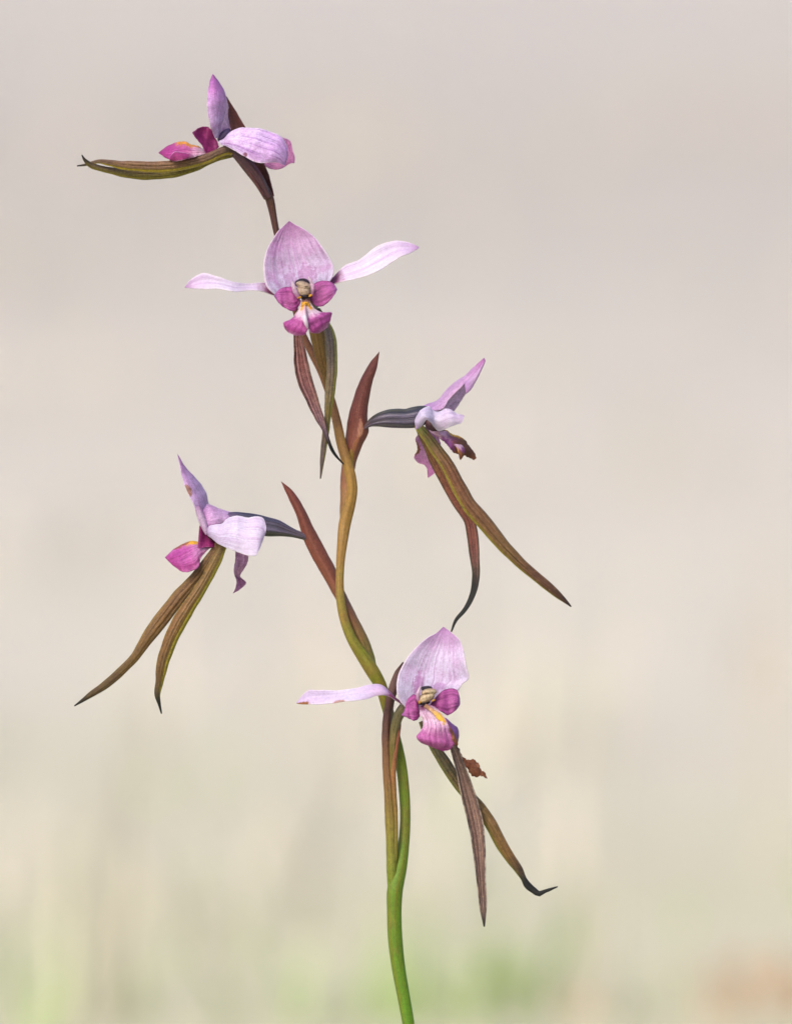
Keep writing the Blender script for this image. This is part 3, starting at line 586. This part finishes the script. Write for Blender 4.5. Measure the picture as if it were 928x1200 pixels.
part('side_lobe', 'side', lambda M: petal(M, [(362, 349), (365.5, 340), (368.5, 332.5), (374, 329.6), (381, 329), (388.6, 330.8), (393, 335), (395, 339)], [(364, 352), (369, 357.8), (373, 359.4), (378, 358.8), (384, 354.9), (389, 349.6), (392.4, 345), (395, 340)], zL=[Z2-16, Z2-8, Z2-10, Z2-14], zR=[Z2-18, Z2-22, Z2-22, Z2-16], bulge=[0, -3, -3, 0], thk=1.5, ripple=.8, rf=2.6, ridge=.2, nr=5, nu=40), f2)
def lip2(M):
    petal(M, [(354.5, 350), (352.8, 356), (350.5, 361), (347, 367), (341.5, 373.5), (332, 379), (333.5, 384), (337.3, 389.4)], [(358.5, 350), (358.8, 356), (358.6, 362), (358.4, 369), (359, 376), (361, 384.5), (358.4, 391), (346.4, 393.4)], zL=[Z2-22, Z2-34, Z2-40, Z2-36, Z2-32], zR=[Z2-24, Z2-42, Z2-52, Z2-50, Z2-40], bulge=[0, -2, -5, -4], thk=1.4, ripple=1.1, rf=3.4, ridge=.35, nr=4, nu=44)
    petal(M, [(358.4, 350), (358.7, 356), (358.5, 362), (358.4, 369), (359, 376), (361, 384.5), (365, 389.8), (374, 390.4)], [(362.5, 350), (364.6, 355.6), (370, 362.6), (376, 365.6), (382, 366), (388.6, 366.2), (387.6, 374), (384, 383.6)], zL=[Z2-24, Z2-42, Z2-52, Z2-50, Z2-40], zR=[Z2-22, Z2-34, Z2-40, Z2-36, Z2-32], bulge=[0, -2, -5, -4], thk=1.4, ripple=1.1, rf=3.4, ridge=.35, nr=4, nu=44)
part('labellum', 'lip2', lip2, f2)
part('labellum_ridge', 'ridge', lambda M: tube(M, [(357.5, 357, Z2-44, 2), (356.6, 363, Z2-51, 4), (357, 370, Z2-56, 4.6), (358.2, 377, Z2-57, 5.2), (360.2, 383, Z2-54, 3), (361, 386, Z2-50, 1)], nu=24, nv=12), f2)
def callus2(M):
    blob(M, (357.6, 356.6, Z2-35), (4.6, 2.6, 5), n=14, m=20, lump=.2)
    blob(M, (361.4, 358, Z2-35), (2.4, 2.8, 4), n=12, m=16, lump=.2, rot=.5)
    blob(M, (354.6, 358.6, Z2-34), (2.0, 1.4, 4), n=12, m=16, lump=.2, rot=-.6)
part('labellum_callus', 'pollen', callus2, f2)
part('column', 'dark', lambda M: (blob(M, (354.6, 331.6, Z2-14), (8.6, 5.6, 9)), blob(M, (357, 347.2, Z2-24), (6.5, 3.2, 6))), f2)
def anther2(M):
    blob(M, (355.6, 341.2, Z2-22), (9.4, 7.4, 8.5), n=30, m=40, lump=.05, dents=[(-.1, .3, -.95, .012, .08), (.4, .2, -.9, .008, .08)])
    blob(M, (356.2, 334.6, Z2-23), (9.0, 4.6, 7.5), n=30, m=40, lump=.08, rot=.12, dents=[(.45, .35, -.85, .02, .5), (-.2, .2, -.95, .006, .16)])
part('anther', 'anther', anther2, f2)
part('anther_gland', 'pollen', lambda M: blob(M, (351.4, 348.4, Z2-27), (3.0, 1.3, 2.5), n=12, m=16, rot=-.15, lump=.2), f2)
part('anther_gland', 'pollen', lambda M: blob(M, (364, 346.2, Z2-27), (2.6, 1.5, 2.5), n=12, m=16, rot=-.6, lump=.2), f2)
part('column_wing', 'wing', lambda M: ribbon(M, [(352, 350, Z2-26, 3.4), (347.4, 344, Z2-29, 5), (344.6, 337, Z2-30, 4.6), (342.6, 330, Z2-29, 1.6)], thk=2, nu=20, nv=7), f2)
part('column_wing', 'wing', lambda M: ribbon(M, [(366, 347, Z2-26, 2.6), (366.6, 339, Z2-29, 3.8), (365, 331, Z2-29, 3.6), (361.2, 324.2, Z2-29, 1.4)], thk=2, nu=20, nv=7), f2)
part('lateral_sepal', 'sep2', lambda M: ribbon(M, [(352, 366, Z2+4, 5), (350, 380, Z2+3, 8), (349.6, 395, Z2+2, 10), (351.5, 413, Z2+3, 14.5), (353.8, 431, Z2+4, 16.5), (357.6, 446, Z2+6, 17), (363.5, 462, Z2+8, 15.5), (369.5, 477.5, Z2+10, 12.5), (375, 491, Z2+11, 9), (380.2, 502.5, Z2+12, 5.4), (385, 517, Z2+14, 3.8), (391, 530, Z2+20, 3), (402.5, 544, Z2+32, 1.2)], fold=.22, tilt=.15, thk=2.6, curl=-.1), f2)
part('lateral_sepal', 'sep2b', lambda M: ribbon(M, [(372, 362, Z2+6, 6), (380, 376, Z2+6, 8), (386, 390, Z2+7, 11), (388.3, 403, Z2+8, 13), (388.9, 418, Z2+9, 13), (388.6, 440, Z2+10, 11.6), (387, 457.5, Z2+12, 11), (385.4, 475, Z2+14, 9.6), (383.6, 491, Z2+18, 7.8), (381.4, 508, Z2+20, 7.2), (379.5, 524, Z2+22, 6.4), (377.4, 542, Z2+22, 4.8), (375.6, 561, Z2+22, 1)], fold=-.28, thk=2.8), f2)

# ---- flower 3, facing away to the right ----------------------------
f3 = flower('side-on flower on a dark ovary with a shrivelled brown lip')
part('bract', 'br3', lambda M: petal(M, [(400, 622), (398.8, 606), (399, 582), (399.8, 556), (402, 535), (404.4, 520), (406, 504.8), (411, 478.5), (419.8, 452), (432, 427.8), (444.4, 412)], [(408.5, 622), (411, 606), (414, 582), (414.6, 560), (418.2, 538), (425, 520.5), (431.8, 505.5), (430.6, 496), (431.2, 475), (435.7, 450.5), (442.5, 426), (444.8, 412)], zL=[4, 3, 7, 6, 4, 2, 0], zR=[4, 4, 7, 5, 2, 0, 0], bulge=[-6, -8, -8, -10, -9, -6, 0], thk=2.8, nu=70, nv=24), plant)
part('ovary', 'ovary_dark', lambda M: tube(M, [(425, 503, 0, 4), (431, 498, -4, 6), (437, 494.5, -5, 11), (445, 492, -6, 16), (455, 490.6, -6, 20), (466, 490.2, -6, 21.5), (476, 490.4, -6, 21.5), (483, 489.5, -6, 23), (490, 488, -6, 23), (498, 486, -4, 20), (506, 485, -2, 14)], ridges=6, amp=.075, nu=60, nv=48), f3)
def d3(M):
    petal(M, [(488, 481), (500, 473.5), (512.7, 469), (520.7, 459.3), (530, 450), (544.7, 440), (558, 427.3), (567.2, 419.2)], [(500, 484), (508, 482), (517, 480), (527, 467), (537, 457), (545, 449), (560, 436), (568, 422)], zL=[2, 8, 10, 6, 0], zR=[-8, -14, -16, -10, -2], bulge=[-4, -5, -6, -3, 0], thk=2, ripple=.3)
    petal(M, [(544, 448), (552, 442), (560, 434), (568, 421)], [(545.8, 462), (550, 458.6), (558, 446), (568.4, 423.5)], zL=[-14, -12, -3], zR=[-18, -14, -3], bulge=-2, thk=1.6, nu=24, nv=12)
part('dorsal_sepal', 'hood34', d3, f3)
part('dorsal_sepal', 'hood_in', lambda M: petal(M, [(508, 480), (516, 478.5), (524, 466), (534, 456), (543.3, 449.5), (547, 446)], [(514, 488), (525, 485), (532.7, 480.7), (537.5, 474), (544, 464), (549, 456)], zL=[-2, 0, -2, -6], zR=[8, 14, 10, 0], bulge=[2, 5, 4, 0], thk=1.6), f3)
part('petal', 'petal_w', lambda M: petal(M, [(487, 501), (486, 494), (489.6, 485), (496.7, 478), (502.7, 476.2), (507, 480.5), (515.3, 482.4), (522, 478.7), (529, 480.4), (535.3, 484.4), (543.6, 486.8)], [(487.6, 503.6), (490, 502.4), (494, 499.3), (500.7, 492), (504.7, 495.3), (508.7, 500.7), (514, 505.2), (523.3, 502), (532.7, 498), (540.7, 495.5), (543.8, 488.6)], zL=[-34, -40, -32, -36, -42], zR=[-36, -44, -28, -42, -44], bulge=[-2, -6, -7, -5, 0], thk=1.2, ripple=1.3, rf=2.6, ridge=.14, nr=6), f3)
part('petal', 'petal_far', lambda M: petal(M, [(496, 500), (490.5, 508.5), (486.9, 514), (489.3, 526), (485.3, 535.3), (489, 542), (496.5, 544), (500.7, 551.3), (501, 559)], [(508, 502), (513, 510), (516, 520), (515.6, 530), (515, 540), (514.6, 546), (513, 551), (507, 556), (502, 559.8)], zL=[10, 24, 34, 40], zR=[10, 18, 24, 30], bulge=[0, 8, 6, 0], thk=1.8, ripple=1.2, rf=3, jag=.8), f3)
part('column', 'ovary_red', lambda M: blob(M, (509, 497, -8), (12, 9, 10), rot=.4), f3)
part('labellum', 'lip3', lambda M: petal(M, [(502, 500), (514, 503), (523.3, 504.6), (530, 508.8), (542, 513.2), (550, 523.3), (555.5, 530), (558.4, 536.6)], [(503, 506), (514, 512.7), (523.3, 520.7), (527.3, 526), (534, 531.6), (541, 532.5), (548, 535.6), (555, 539.4)], zL=[-8, -6, -4, 0, 0], zR=[-10, -16, -18, -12, -4], bulge=[0, -5, -8, -5, 0], thk=2.4, ripple=1.3, rf=4, jag=1.0), f3)
part('labellum', 'lip3', lambda M: petal(M, [(530, 520), (535, 525), (537, 531), (539, 538.6)], [(541, 521), (544, 526), (543.6, 532.7), (539.6, 539)], zL=[-20, -24, -22], zR=[-20, -22, -22], bulge=-2, thk=1.8, nu=20, nv=12), f3)
part('lateral_sepal', 'sep3', lambda M: ribbon(M, [(488, 496, -10, 8), (493.3, 503.3, -12, 10), (504, 516.7, -14, 12.5), (513.3, 530, -15, 14), (523.3, 544.7, -16, 15), (537, 570, -16, 16.5), (549, 590.7, -15, 17), (563, 607.5, -14, 17.6), (576, 623.5, -12, 16.5), (592, 642, -10, 14), (610.6, 660.3, -8, 12), (629, 676.7, -6, 11), (647.4, 692, -4, 9), (660, 702.5, -2, 5.5), (669, 711, -2, 1)], fold=-.28, thk=3), f3)
part('lateral_sepal', 'sep3b', lambda M: ribbon(M, [(490, 500, 0, 8), (499.5, 521, 2, 9), (509.5, 542, 4, 10), (518.5, 560, 5, 10), (527.5, 577, 6, 10), (538, 594, 6, 11), (549, 608, 6, 12), (553.6, 627.6, 6, 13), (555.7, 648, 6, 12.4), (557.2, 666.5, 6, 9.6), (556.3, 687, 6, 7.2), (551, 703.3, 6, 5.6), (543, 716.6, 6, 4.6), (534.8, 725.8, 6, 4), (528.7, 740.5, 6, 1.6)], fold=.2, tilt=.2, thk=2.8), f3)

# ---- flower 4, facing left -----------------------------------------
f4 = flower('side-on flower with one large white petal and splayed khaki sepals')
part('bract', 'br4', lambda M: petal(M, [(432, 792), (422, 768), (412, 742), (402, 718), (394, 702.4), (372, 663.7), (357, 635), (348.7, 606.8), (338.4, 583.6), (329.3, 564.2)], [(442, 790), (440.5, 778), (436.6, 762), (421, 728), (404.3, 694.7), (392.7, 666.3), (369.4, 622.3), (356.5, 596.5), (343.6, 575.8), (329.7, 564)], zL=[4, 7, 9, 10, 8, 6, 2], zR=[6, 8, 11, 12, 10, 8, 2], bulge=[-3, -6, -8, -7, -6, -5, 0], thk=2.8, nu=70, nv=20), plant)
part('ovary', 'ovary_dark', lambda M: tube(M, [(366, 634, 8, 4), (356.4, 628.8, 6, 7.5), (346, 625.4, 4, 9), (337, 622.5, 3, 12.5), (325, 619, 2, 18.5), (312, 617, 1, 21.5), (299, 613.5, 0, 21), (287, 610.5, 0, 18.5), (276, 608, -2, 15.5), (264, 608, -4, 13)], ridges=6, amp=.075, nu=60, nv=48), f4)
def d4(M):
    petal(M, [(240, 614), (232.6, 605), (227.4, 592.2), (219.6, 576), (214.2, 561), (211, 545.9), (208.2, 532.4)], [(246, 604), (246, 596), (244, 588), (242.5, 580), (238, 571), (228.2, 558.8), (216.3, 545.9), (208.6, 532.2)], zL=[-10, -20, -18, -10, 0], zR=[6, 8, 8, 4, 0], bulge=[-2, -5, -6, -2, 0], thk=2, ripple=.3)
part('dorsal_sepal', 'hood4', d4, f4)
part('dorsal_sepal', 'hood34', lambda M: petal(M, [(278, 612), (266, 613.5), (256, 616), (249, 619), (241.5, 626.5)], [(280, 603), (270, 600), (257, 596), (244.6, 591), (228.4, 594)], zL=[-4, -12, -18, -20], zR=[4, 2, 2, -8], bulge=[-3, -7, -8, -2], thk=2, ripple=.3, nu=30), f4)
part('dorsal_sepal', 'hood_in', lambda M: petal(M, [(228, 592), (231, 604), (234, 613), (241, 627)], [(236, 594), (240, 606), (243, 614), (244.5, 624)], zL=[-16, -20, -20], zR=[-16, -20, -20], bulge=-4, thk=1.8, nu=24, nv=12), f4)
part('petal', 'petal_w', lambda M: petal(M, [(241, 624.6), (245, 617), (253, 614.6), (260.5, 613.6), (267, 607.3), (280, 604.5), (292.8, 606.8), (299.3, 605), (308, 607), (311.8, 616), (311, 626)], [(241.4, 626), (247.6, 630.4), (256.2, 637.5), (265, 641.6), (273.4, 645), (280, 647.6), (286.4, 650), (293, 651.3), (299.3, 651.6), (303.6, 645), (307, 636.4)], zL=[-20, -30, -42, -48, -52], zR=[-20, -34, -52, -60, -58], bulge=[-2, -5, -6, -4, 2], thk=1.2, ripple=1.0, rf=2.2, ridge=.14, nr=8), f4)
part('petal', 'petal_far4', lambda M: petal(M, [(272, 628), (276, 645), (275.8, 658), (274.3, 670), (277.6, 682), (276, 690), (273.2, 695)], [(286, 628), (290, 645), (290.8, 657), (286, 667), (281.4, 675), (288.5, 683), (280, 691.5), (273.6, 695.2)], zL=[8, 18, 24, 26, 22], zR=[8, 12, 16, 34, 22], bulge=[4, 8, -6, 4, 0], thk=1.8, ripple=1.0, rf=3), f4)
part('column', 'ovary_red', lambda M: blob(M, (254, 626, -6), (12, 10, 10), rot=-.3), f4)
part('side_lobe', 'side1', lambda M: petal(M, [(258, 641), (250, 641.4), (243.3, 640.9), (238, 642), (231.8, 642.4)], [(258, 628), (250, 622), (243, 620), (238, 618.5), (234, 616)], zL=[-4, -16, -18], zR=[0, -6, -12], bulge=[0, 4, 4, 0], thk=2, ripple=.3, nu=30), f4)
part('labellum', 'lip4', lambda M: petal(M, [(252, 638.5), (245, 638.5), (238, 637.5), (232.5, 635), (226, 634), (213, 638.3), (202.3, 644.8), (193.5, 653.4)], [(252, 641), (247.6, 642), (240, 648), (235, 655), (232.8, 664.8), (226, 668.8), (216.3, 670.6), (202.3, 662.4)], zL=[-4, 0, 2, 0, -6], zR=[-6, -14, -24, -26, -14], bulge=[0, -5, -8, -6, 0], thk=1.5, ripple=1.0, ridge=.45, nr=5), f4)
part('lateral_sepal', 'sep4', lambda M: ribbon(M, [(257, 636, -6, 8), (252, 645, -8, 10), (246, 654, -9, 11), (230.3, 676.5, -9, 13), (209.8, 699.8, -9, 16.5), (191.5, 723, -8, 17), (174, 746.4, -7, 14.5), (160.5, 767, -6, 11), (145, 783.9, -4, 10), (124.3, 802, -2, 8.6), (103.6, 816.2, 0, 6), (87.6, 827.2, 0, 1)], fold=-.25, tilt=.1, thk=3), f4)
part('lateral_sepal', 'sep4b', lambda M: ribbon(M, [(263, 636, -10, 8), (258.8, 646, -12, 10), (250, 663.6, -13, 12), (237, 687, -14, 14), (222, 710, -14, 15.5), (208, 733.4, -13, 17), (197.5, 756.7, -12, 16), (190.8, 778, -11, 13.5), (187, 799, -10, 9), (184.8, 815.5, -9, 6.4), (187, 825.5, -8, 3.4), (189.6, 836.4, -8, 1)], fold=-.28, thk=3), f4)

# ---- flower 5, lowest ----------------------------------------------
f5 = flower('lowest flower facing out, streaked lip, one petal withered brown')
Z5 = -34
part('bract', 'br5', lambda M: petal(M, [(456.5, 1054), (454, 1036), (453.2, 1005), (451.6, 963), (450, 924.6), (448, 885), (447.8, 860), (448.9, 840.7), (452, 820.7), (457.3, 800.7), (464, 784.7), (471.8, 776)], [(466, 1052), (467.5, 1034), (466.5, 1005), (465.8, 971), (462.5, 930), (459, 890), (458, 865), (459, 843), (462, 822), (468, 804), (473, 790), (472.6, 776)], zL=[3, -4, -6, -7, -8, -6, -2], zR=[3, -2, -5, -6, -6, -4, 0], bulge=[-6, -5, -5, -5, -5, -4, 0], thk=2.8, nu=80, nv=18), plant)
part('bract', 'br5b', lambda M: ribbon(M, [(463, 1012, -5, 5), (464, 975, -7, 5), (462, 930, -9, 5.5), (461, 900, -10, 6), (464, 872, -11, 6.5), (467, 855, -11, 5), (469, 842, -10, 2)], fold=-.3, thk=2.5, nu=40, nv=9), plant)
part('ovary', 'ovary_green', lambda M: tube(M, [(459, 1006, -5, 6), (459.5, 970, -6, 6.5), (459.2, 930, -7, 7), (459.6, 890, -9, 8), (460.8, 868, -11, 9), (463.2, 851, -13, 10.4), (467.5, 838, -16, 11.6), (474, 829, -20, 12.5), (482, 823, -25, 13), (490, 820, -28, 11)], ridges=6, amp=.06, nu=70, nv=28), f5)
part('dorsal_sepal', 'hood5', lambda M: petal(M, [(484, 836), (479, 832), (475, 828.6), (468, 820.7), (465, 810), (465.3, 796.7), (470, 783.3), (478.7, 768.7), (489.3, 756.7), (501.3, 746.7), (512, 741.1), (519, 734.6)], [(530, 824), (534, 816), (536.7, 810), (541.3, 802), (548.8, 795.4), (546, 779.3), (542.9, 762), (538.7, 750), (533, 744.4), (528, 740.5), (523.6, 737.4), (519.6, 734.6)], zL=[Z5+4, Z5-2, Z5+4, Z5+10, Z5+18], zR=[Z5+4, Z5-4, Z5-8, Z5+6, Z5+18], bulge=[4, 12, 14, 8, 0], thk=2.4, ripple=.35, rf=2, nu=56, nv=44, ridge=.18, nr=11), f5)
part('petal', 'petal_5', lambda M: petal(M, [(474, 824), (464.5, 818.3), (454.5, 808.5), (446, 802.2), (433.4, 802.4), (415.3, 806.4), (392, 809), (375, 808.6), (361, 809.2), (353.3, 815.7), (347.6, 823.6)], [(474, 828), (464.5, 821.8), (452, 814.8), (441.2, 815.6), (428.3, 819.6), (407.6, 821.6), (390, 824), (376, 825.4), (363, 825.4), (354, 825.4), (347.8, 824.2)], zL=[Z5+12, Z5+2, Z5-8, Z5-10, Z5-6], zR=[Z5+10, Z5-8, Z5-22, -Z5*-1-16, Z5-8], bulge=[0, -4, 4, 3, 0], thk=2, ripple=.5, rf=3), f5)
part('petal', 'petal_brown', lambda M: petal(M, [(530, 862), (539, 880), (544, 889), (552, 889.6), (559, 892.3), (561, 897), (564.5, 901.4), (567.6, 904), (570.8, 911.6)], [(529, 868), (538, 888), (545, 899), (550, 904.6), (553, 909.6), (557, 910.6), (562, 909.6), (566.5, 911), (570.8, 912.4)], zL=[Z5+24, Z5+30, Z5+36], zR=[Z5+24, Z5+28, Z5+34], bulge=[0, 5, -4, 0], thk=1.6, ripple=1.5, rf=5, jag=2.2), f5, 'crumpled brown withered petal')
part('side_lobe', 'side', lambda M: petal(M, [(492, 836), (491.3, 840.4), (486, 844.6), (480, 842.6), (475, 840), (470.2, 838)], [(490, 828), (488, 818), (486, 813.7), (479.4, 817.6), (475.4, 826), (475, 833.4)], zL=[Z5-18, Z5-24, Z5-22], zR=[Z5-14, Z5-8, Z5-16], bulge=[0, -3, -4, 0], thk=1.5, ripple=.9, rf=2.6, ridge=.2, nr=5, nu=40), f5)
part('side_lobe', 'side', lambda M: petal(M, [(503, 827), (507.5, 821), (512.7, 815), (520, 808.7), (528, 806.8), (535.3, 808.6), (538, 815.3), (538.9, 823)], [(504.5, 828.5), (511, 831.4), (517.3, 834.2), (524.7, 838.2), (529, 836), (532.5, 833.6), (536.4, 829.6), (538.9, 825.6)], zL=[Z5-14, Z5-12, Z5-8, Z5-12], zR=[Z5-16, Z5-24, Z5-20, Z5-14], bulge=[0, -3, -4, 0], thk=1.5, ripple=.9, rf=2.6, ridge=.2, nr=5, nu=40), f5)
part('labellum', 'lip5', lambda M: petal(M, [(493, 827), (491.6, 832), (492, 837), (494.6, 842), (496, 847.5), (495.4, 852), (492.6, 857), (488, 863), (492, 869.4), (500, 873)], [(505, 826), (511, 829.6), (515.5, 834), (520, 840), (524, 847), (526.5, 854), (529, 862), (532.2, 870.6), (527.5, 878), (518.7, 880.4)], zL=[Z5-18, Z5-30, Z5-38, Z5-36, Z5-30], zR=[Z5-22, Z5-42, Z5-48, Z5-42, Z5-34], bulge=[0, -3, -8, -8, -2], thk=1.5, ripple=1.1, rf=3.4, ridge=.55, nr=6, nv=44), f5)
part('labellum', 'lip5b', lambda M: petal(M, [(521, 841), (525, 849), (528, 857), (531, 866), (533.6, 872)], [(523, 842), (530, 848.4), (536, 853), (537.6, 860), (536, 871.6)], zL=[Z5-44, Z5-46, Z5-36], zR=[Z5-40, Z5-30, Z5-30], bulge=-2, thk=1.8, ripple=.5, nu=26, nv=14), f5)
part('labellum', 'petal_brown', lambda M: petal(M, [(526.5, 854), (529, 861), (530, 868), (534, 874)], [(528.5, 853), (532, 860), (535, 866), (537, 873)], zL=[Z5-50, Z5-46, Z5-38], zR=[Z5-48, Z5-44, Z5-36], bulge=-2, thk=1.4, ripple=1.0, rf=4, jag=1.8, nu=24, nv=10), f5)
part('labellum_ridge', 'lip_ridge5', lambda M: tube(M, [(498, 827, Z5-34, 5), (504, 831, Z5-39, 4.4), (510, 836, Z5-43, 5.4), (515, 841, Z5-45, 6), (520, 846.5, Z5-46, 4.6), (524, 853, Z5-46, 3), (527.5, 860, Z5-42, 1.2)], nu=34, nv=16, ratio=.6, ridges=3, amp=.14, rough=.06), f5)
part('column', 'dark', lambda M: (blob(M, (500, 807, Z5-11), (7.4, 3.2, 8), lump=.1), blob(M, (497, 823.6, Z5-20), (7, 3, 6), rot=-.1)), f5)
def anther5(M):
    blob(M, (499.2, 817.6, Z5-21), (10.6, 5.6, 8.5), n=30, m=40, lump=.08, rot=-.3, dents=[(-.3, .3, -.9, .012, .12), (.35, .3, -.9, .008, .1)])
    blob(M, (502.4, 811.4, Z5-21), (9.6, 4.4, 7.5), n=30, m=40, lump=.1, rot=-.12, dents=[(-.3, .35, -.9, .02, .3), (.4, .2, -.9, .008, .2)])
part('anther', 'anther5', anther5, f5)
part('anther_gland', 'pollen', lambda M: blob(M, (491.6, 822.8, Z5-25), (1.4, 1.9, 2.5), n=12, m=16, lump=.2), f5)
part('anther_gland', 'pollen', lambda M: blob(M, (507.4, 821, Z5-25), (2.2, 1.0, 2.5), n=12, m=16, rot=-.5, lump=.2), f5)
part('column_wing', 'wing', lambda M: ribbon(M, [(490.5, 823, Z5-24, 3), (489.6, 816, Z5-26, 4), (490.6, 810, Z5-27, 3.4), (493, 804, Z5-27, 1)], thk=2, nu=20, nv=7), f5)
part('lateral_sepal', 'sep5', lambda M: ribbon(M, [(516, 840, Z5+4, 6), (525, 860, Z5+4, 7), (532, 878, Z5+4, 9), (538.3, 896, Z5+4, 11), (544.7, 917, Z5+5, 14), (551, 940, Z5+6, 18), (557.4, 966, Z5+7, 17), (561, 992, Z5+8, 14.6), (562.8, 1017.7, Z5+9, 12.6), (564.6, 1043.6, Z5+10, 9.6), (566.2, 1067, Z5+10, 7), (567.3, 1086, Z5+10, 1.2)], fold=.25, thk=2.8, curl=-.12), f5)
part('lateral_sepal', 'sep5b', lambda M: ribbon(M, [(494, 845, Z5+10, 7), (503, 864, Z5+12, 10), (511, 879, Z5+14, 12), (521, 894, Z5+15, 13.5), (532.5, 911.7, Z5+16, 13.5), (547, 930, Z5+17, 13), (561, 945.5, Z5+18, 13), (572, 961, Z5+18, 13.5), (584.8, 984, Z5+18, 13.6), (595, 1002, Z5+18, 12), (607.5, 1019.6, Z5+18, 9.6), (613.5, 1030, Z5+18, 6), (617.5, 1037, Z5+18, 8), (624.5, 1043, Z5+18, 7), (632, 1047.2, Z5+17, 6), (637, 1044.8, Z5+16, 4), (644, 1042.4, Z5+16, 3.4), (653.3, 1039, Z5+15, .8)], fold=-.26, thk=2.8), f5)

# shift the empties to where their things stand (children keep their place)
def seat(e, loc):
    e.location = loc
    for c in e.children:
        if c.type == 'MESH':
            c.data.transform(__import__('mathutils').Matrix.Translation(-Vector(loc)))
base = P3(506, gy, 0); base.z = 0
for f, q in ((f1, (268, 172, 0)), (f2, (358, 345, -38)), (f3, (500, 490, 0)), (f4, (262, 612, 0)), (f5, (490, 820, -28))):
    wl = P3(*q)
    for c in f.children: c.data.transform(__import__('mathutils').Matrix.Translation(-wl))
    f.location = wl - base
for c in plant.children:
    if c.type == 'MESH': c.data.transform(__import__('mathutils').Matrix.Translation(-base))
plant.location = base
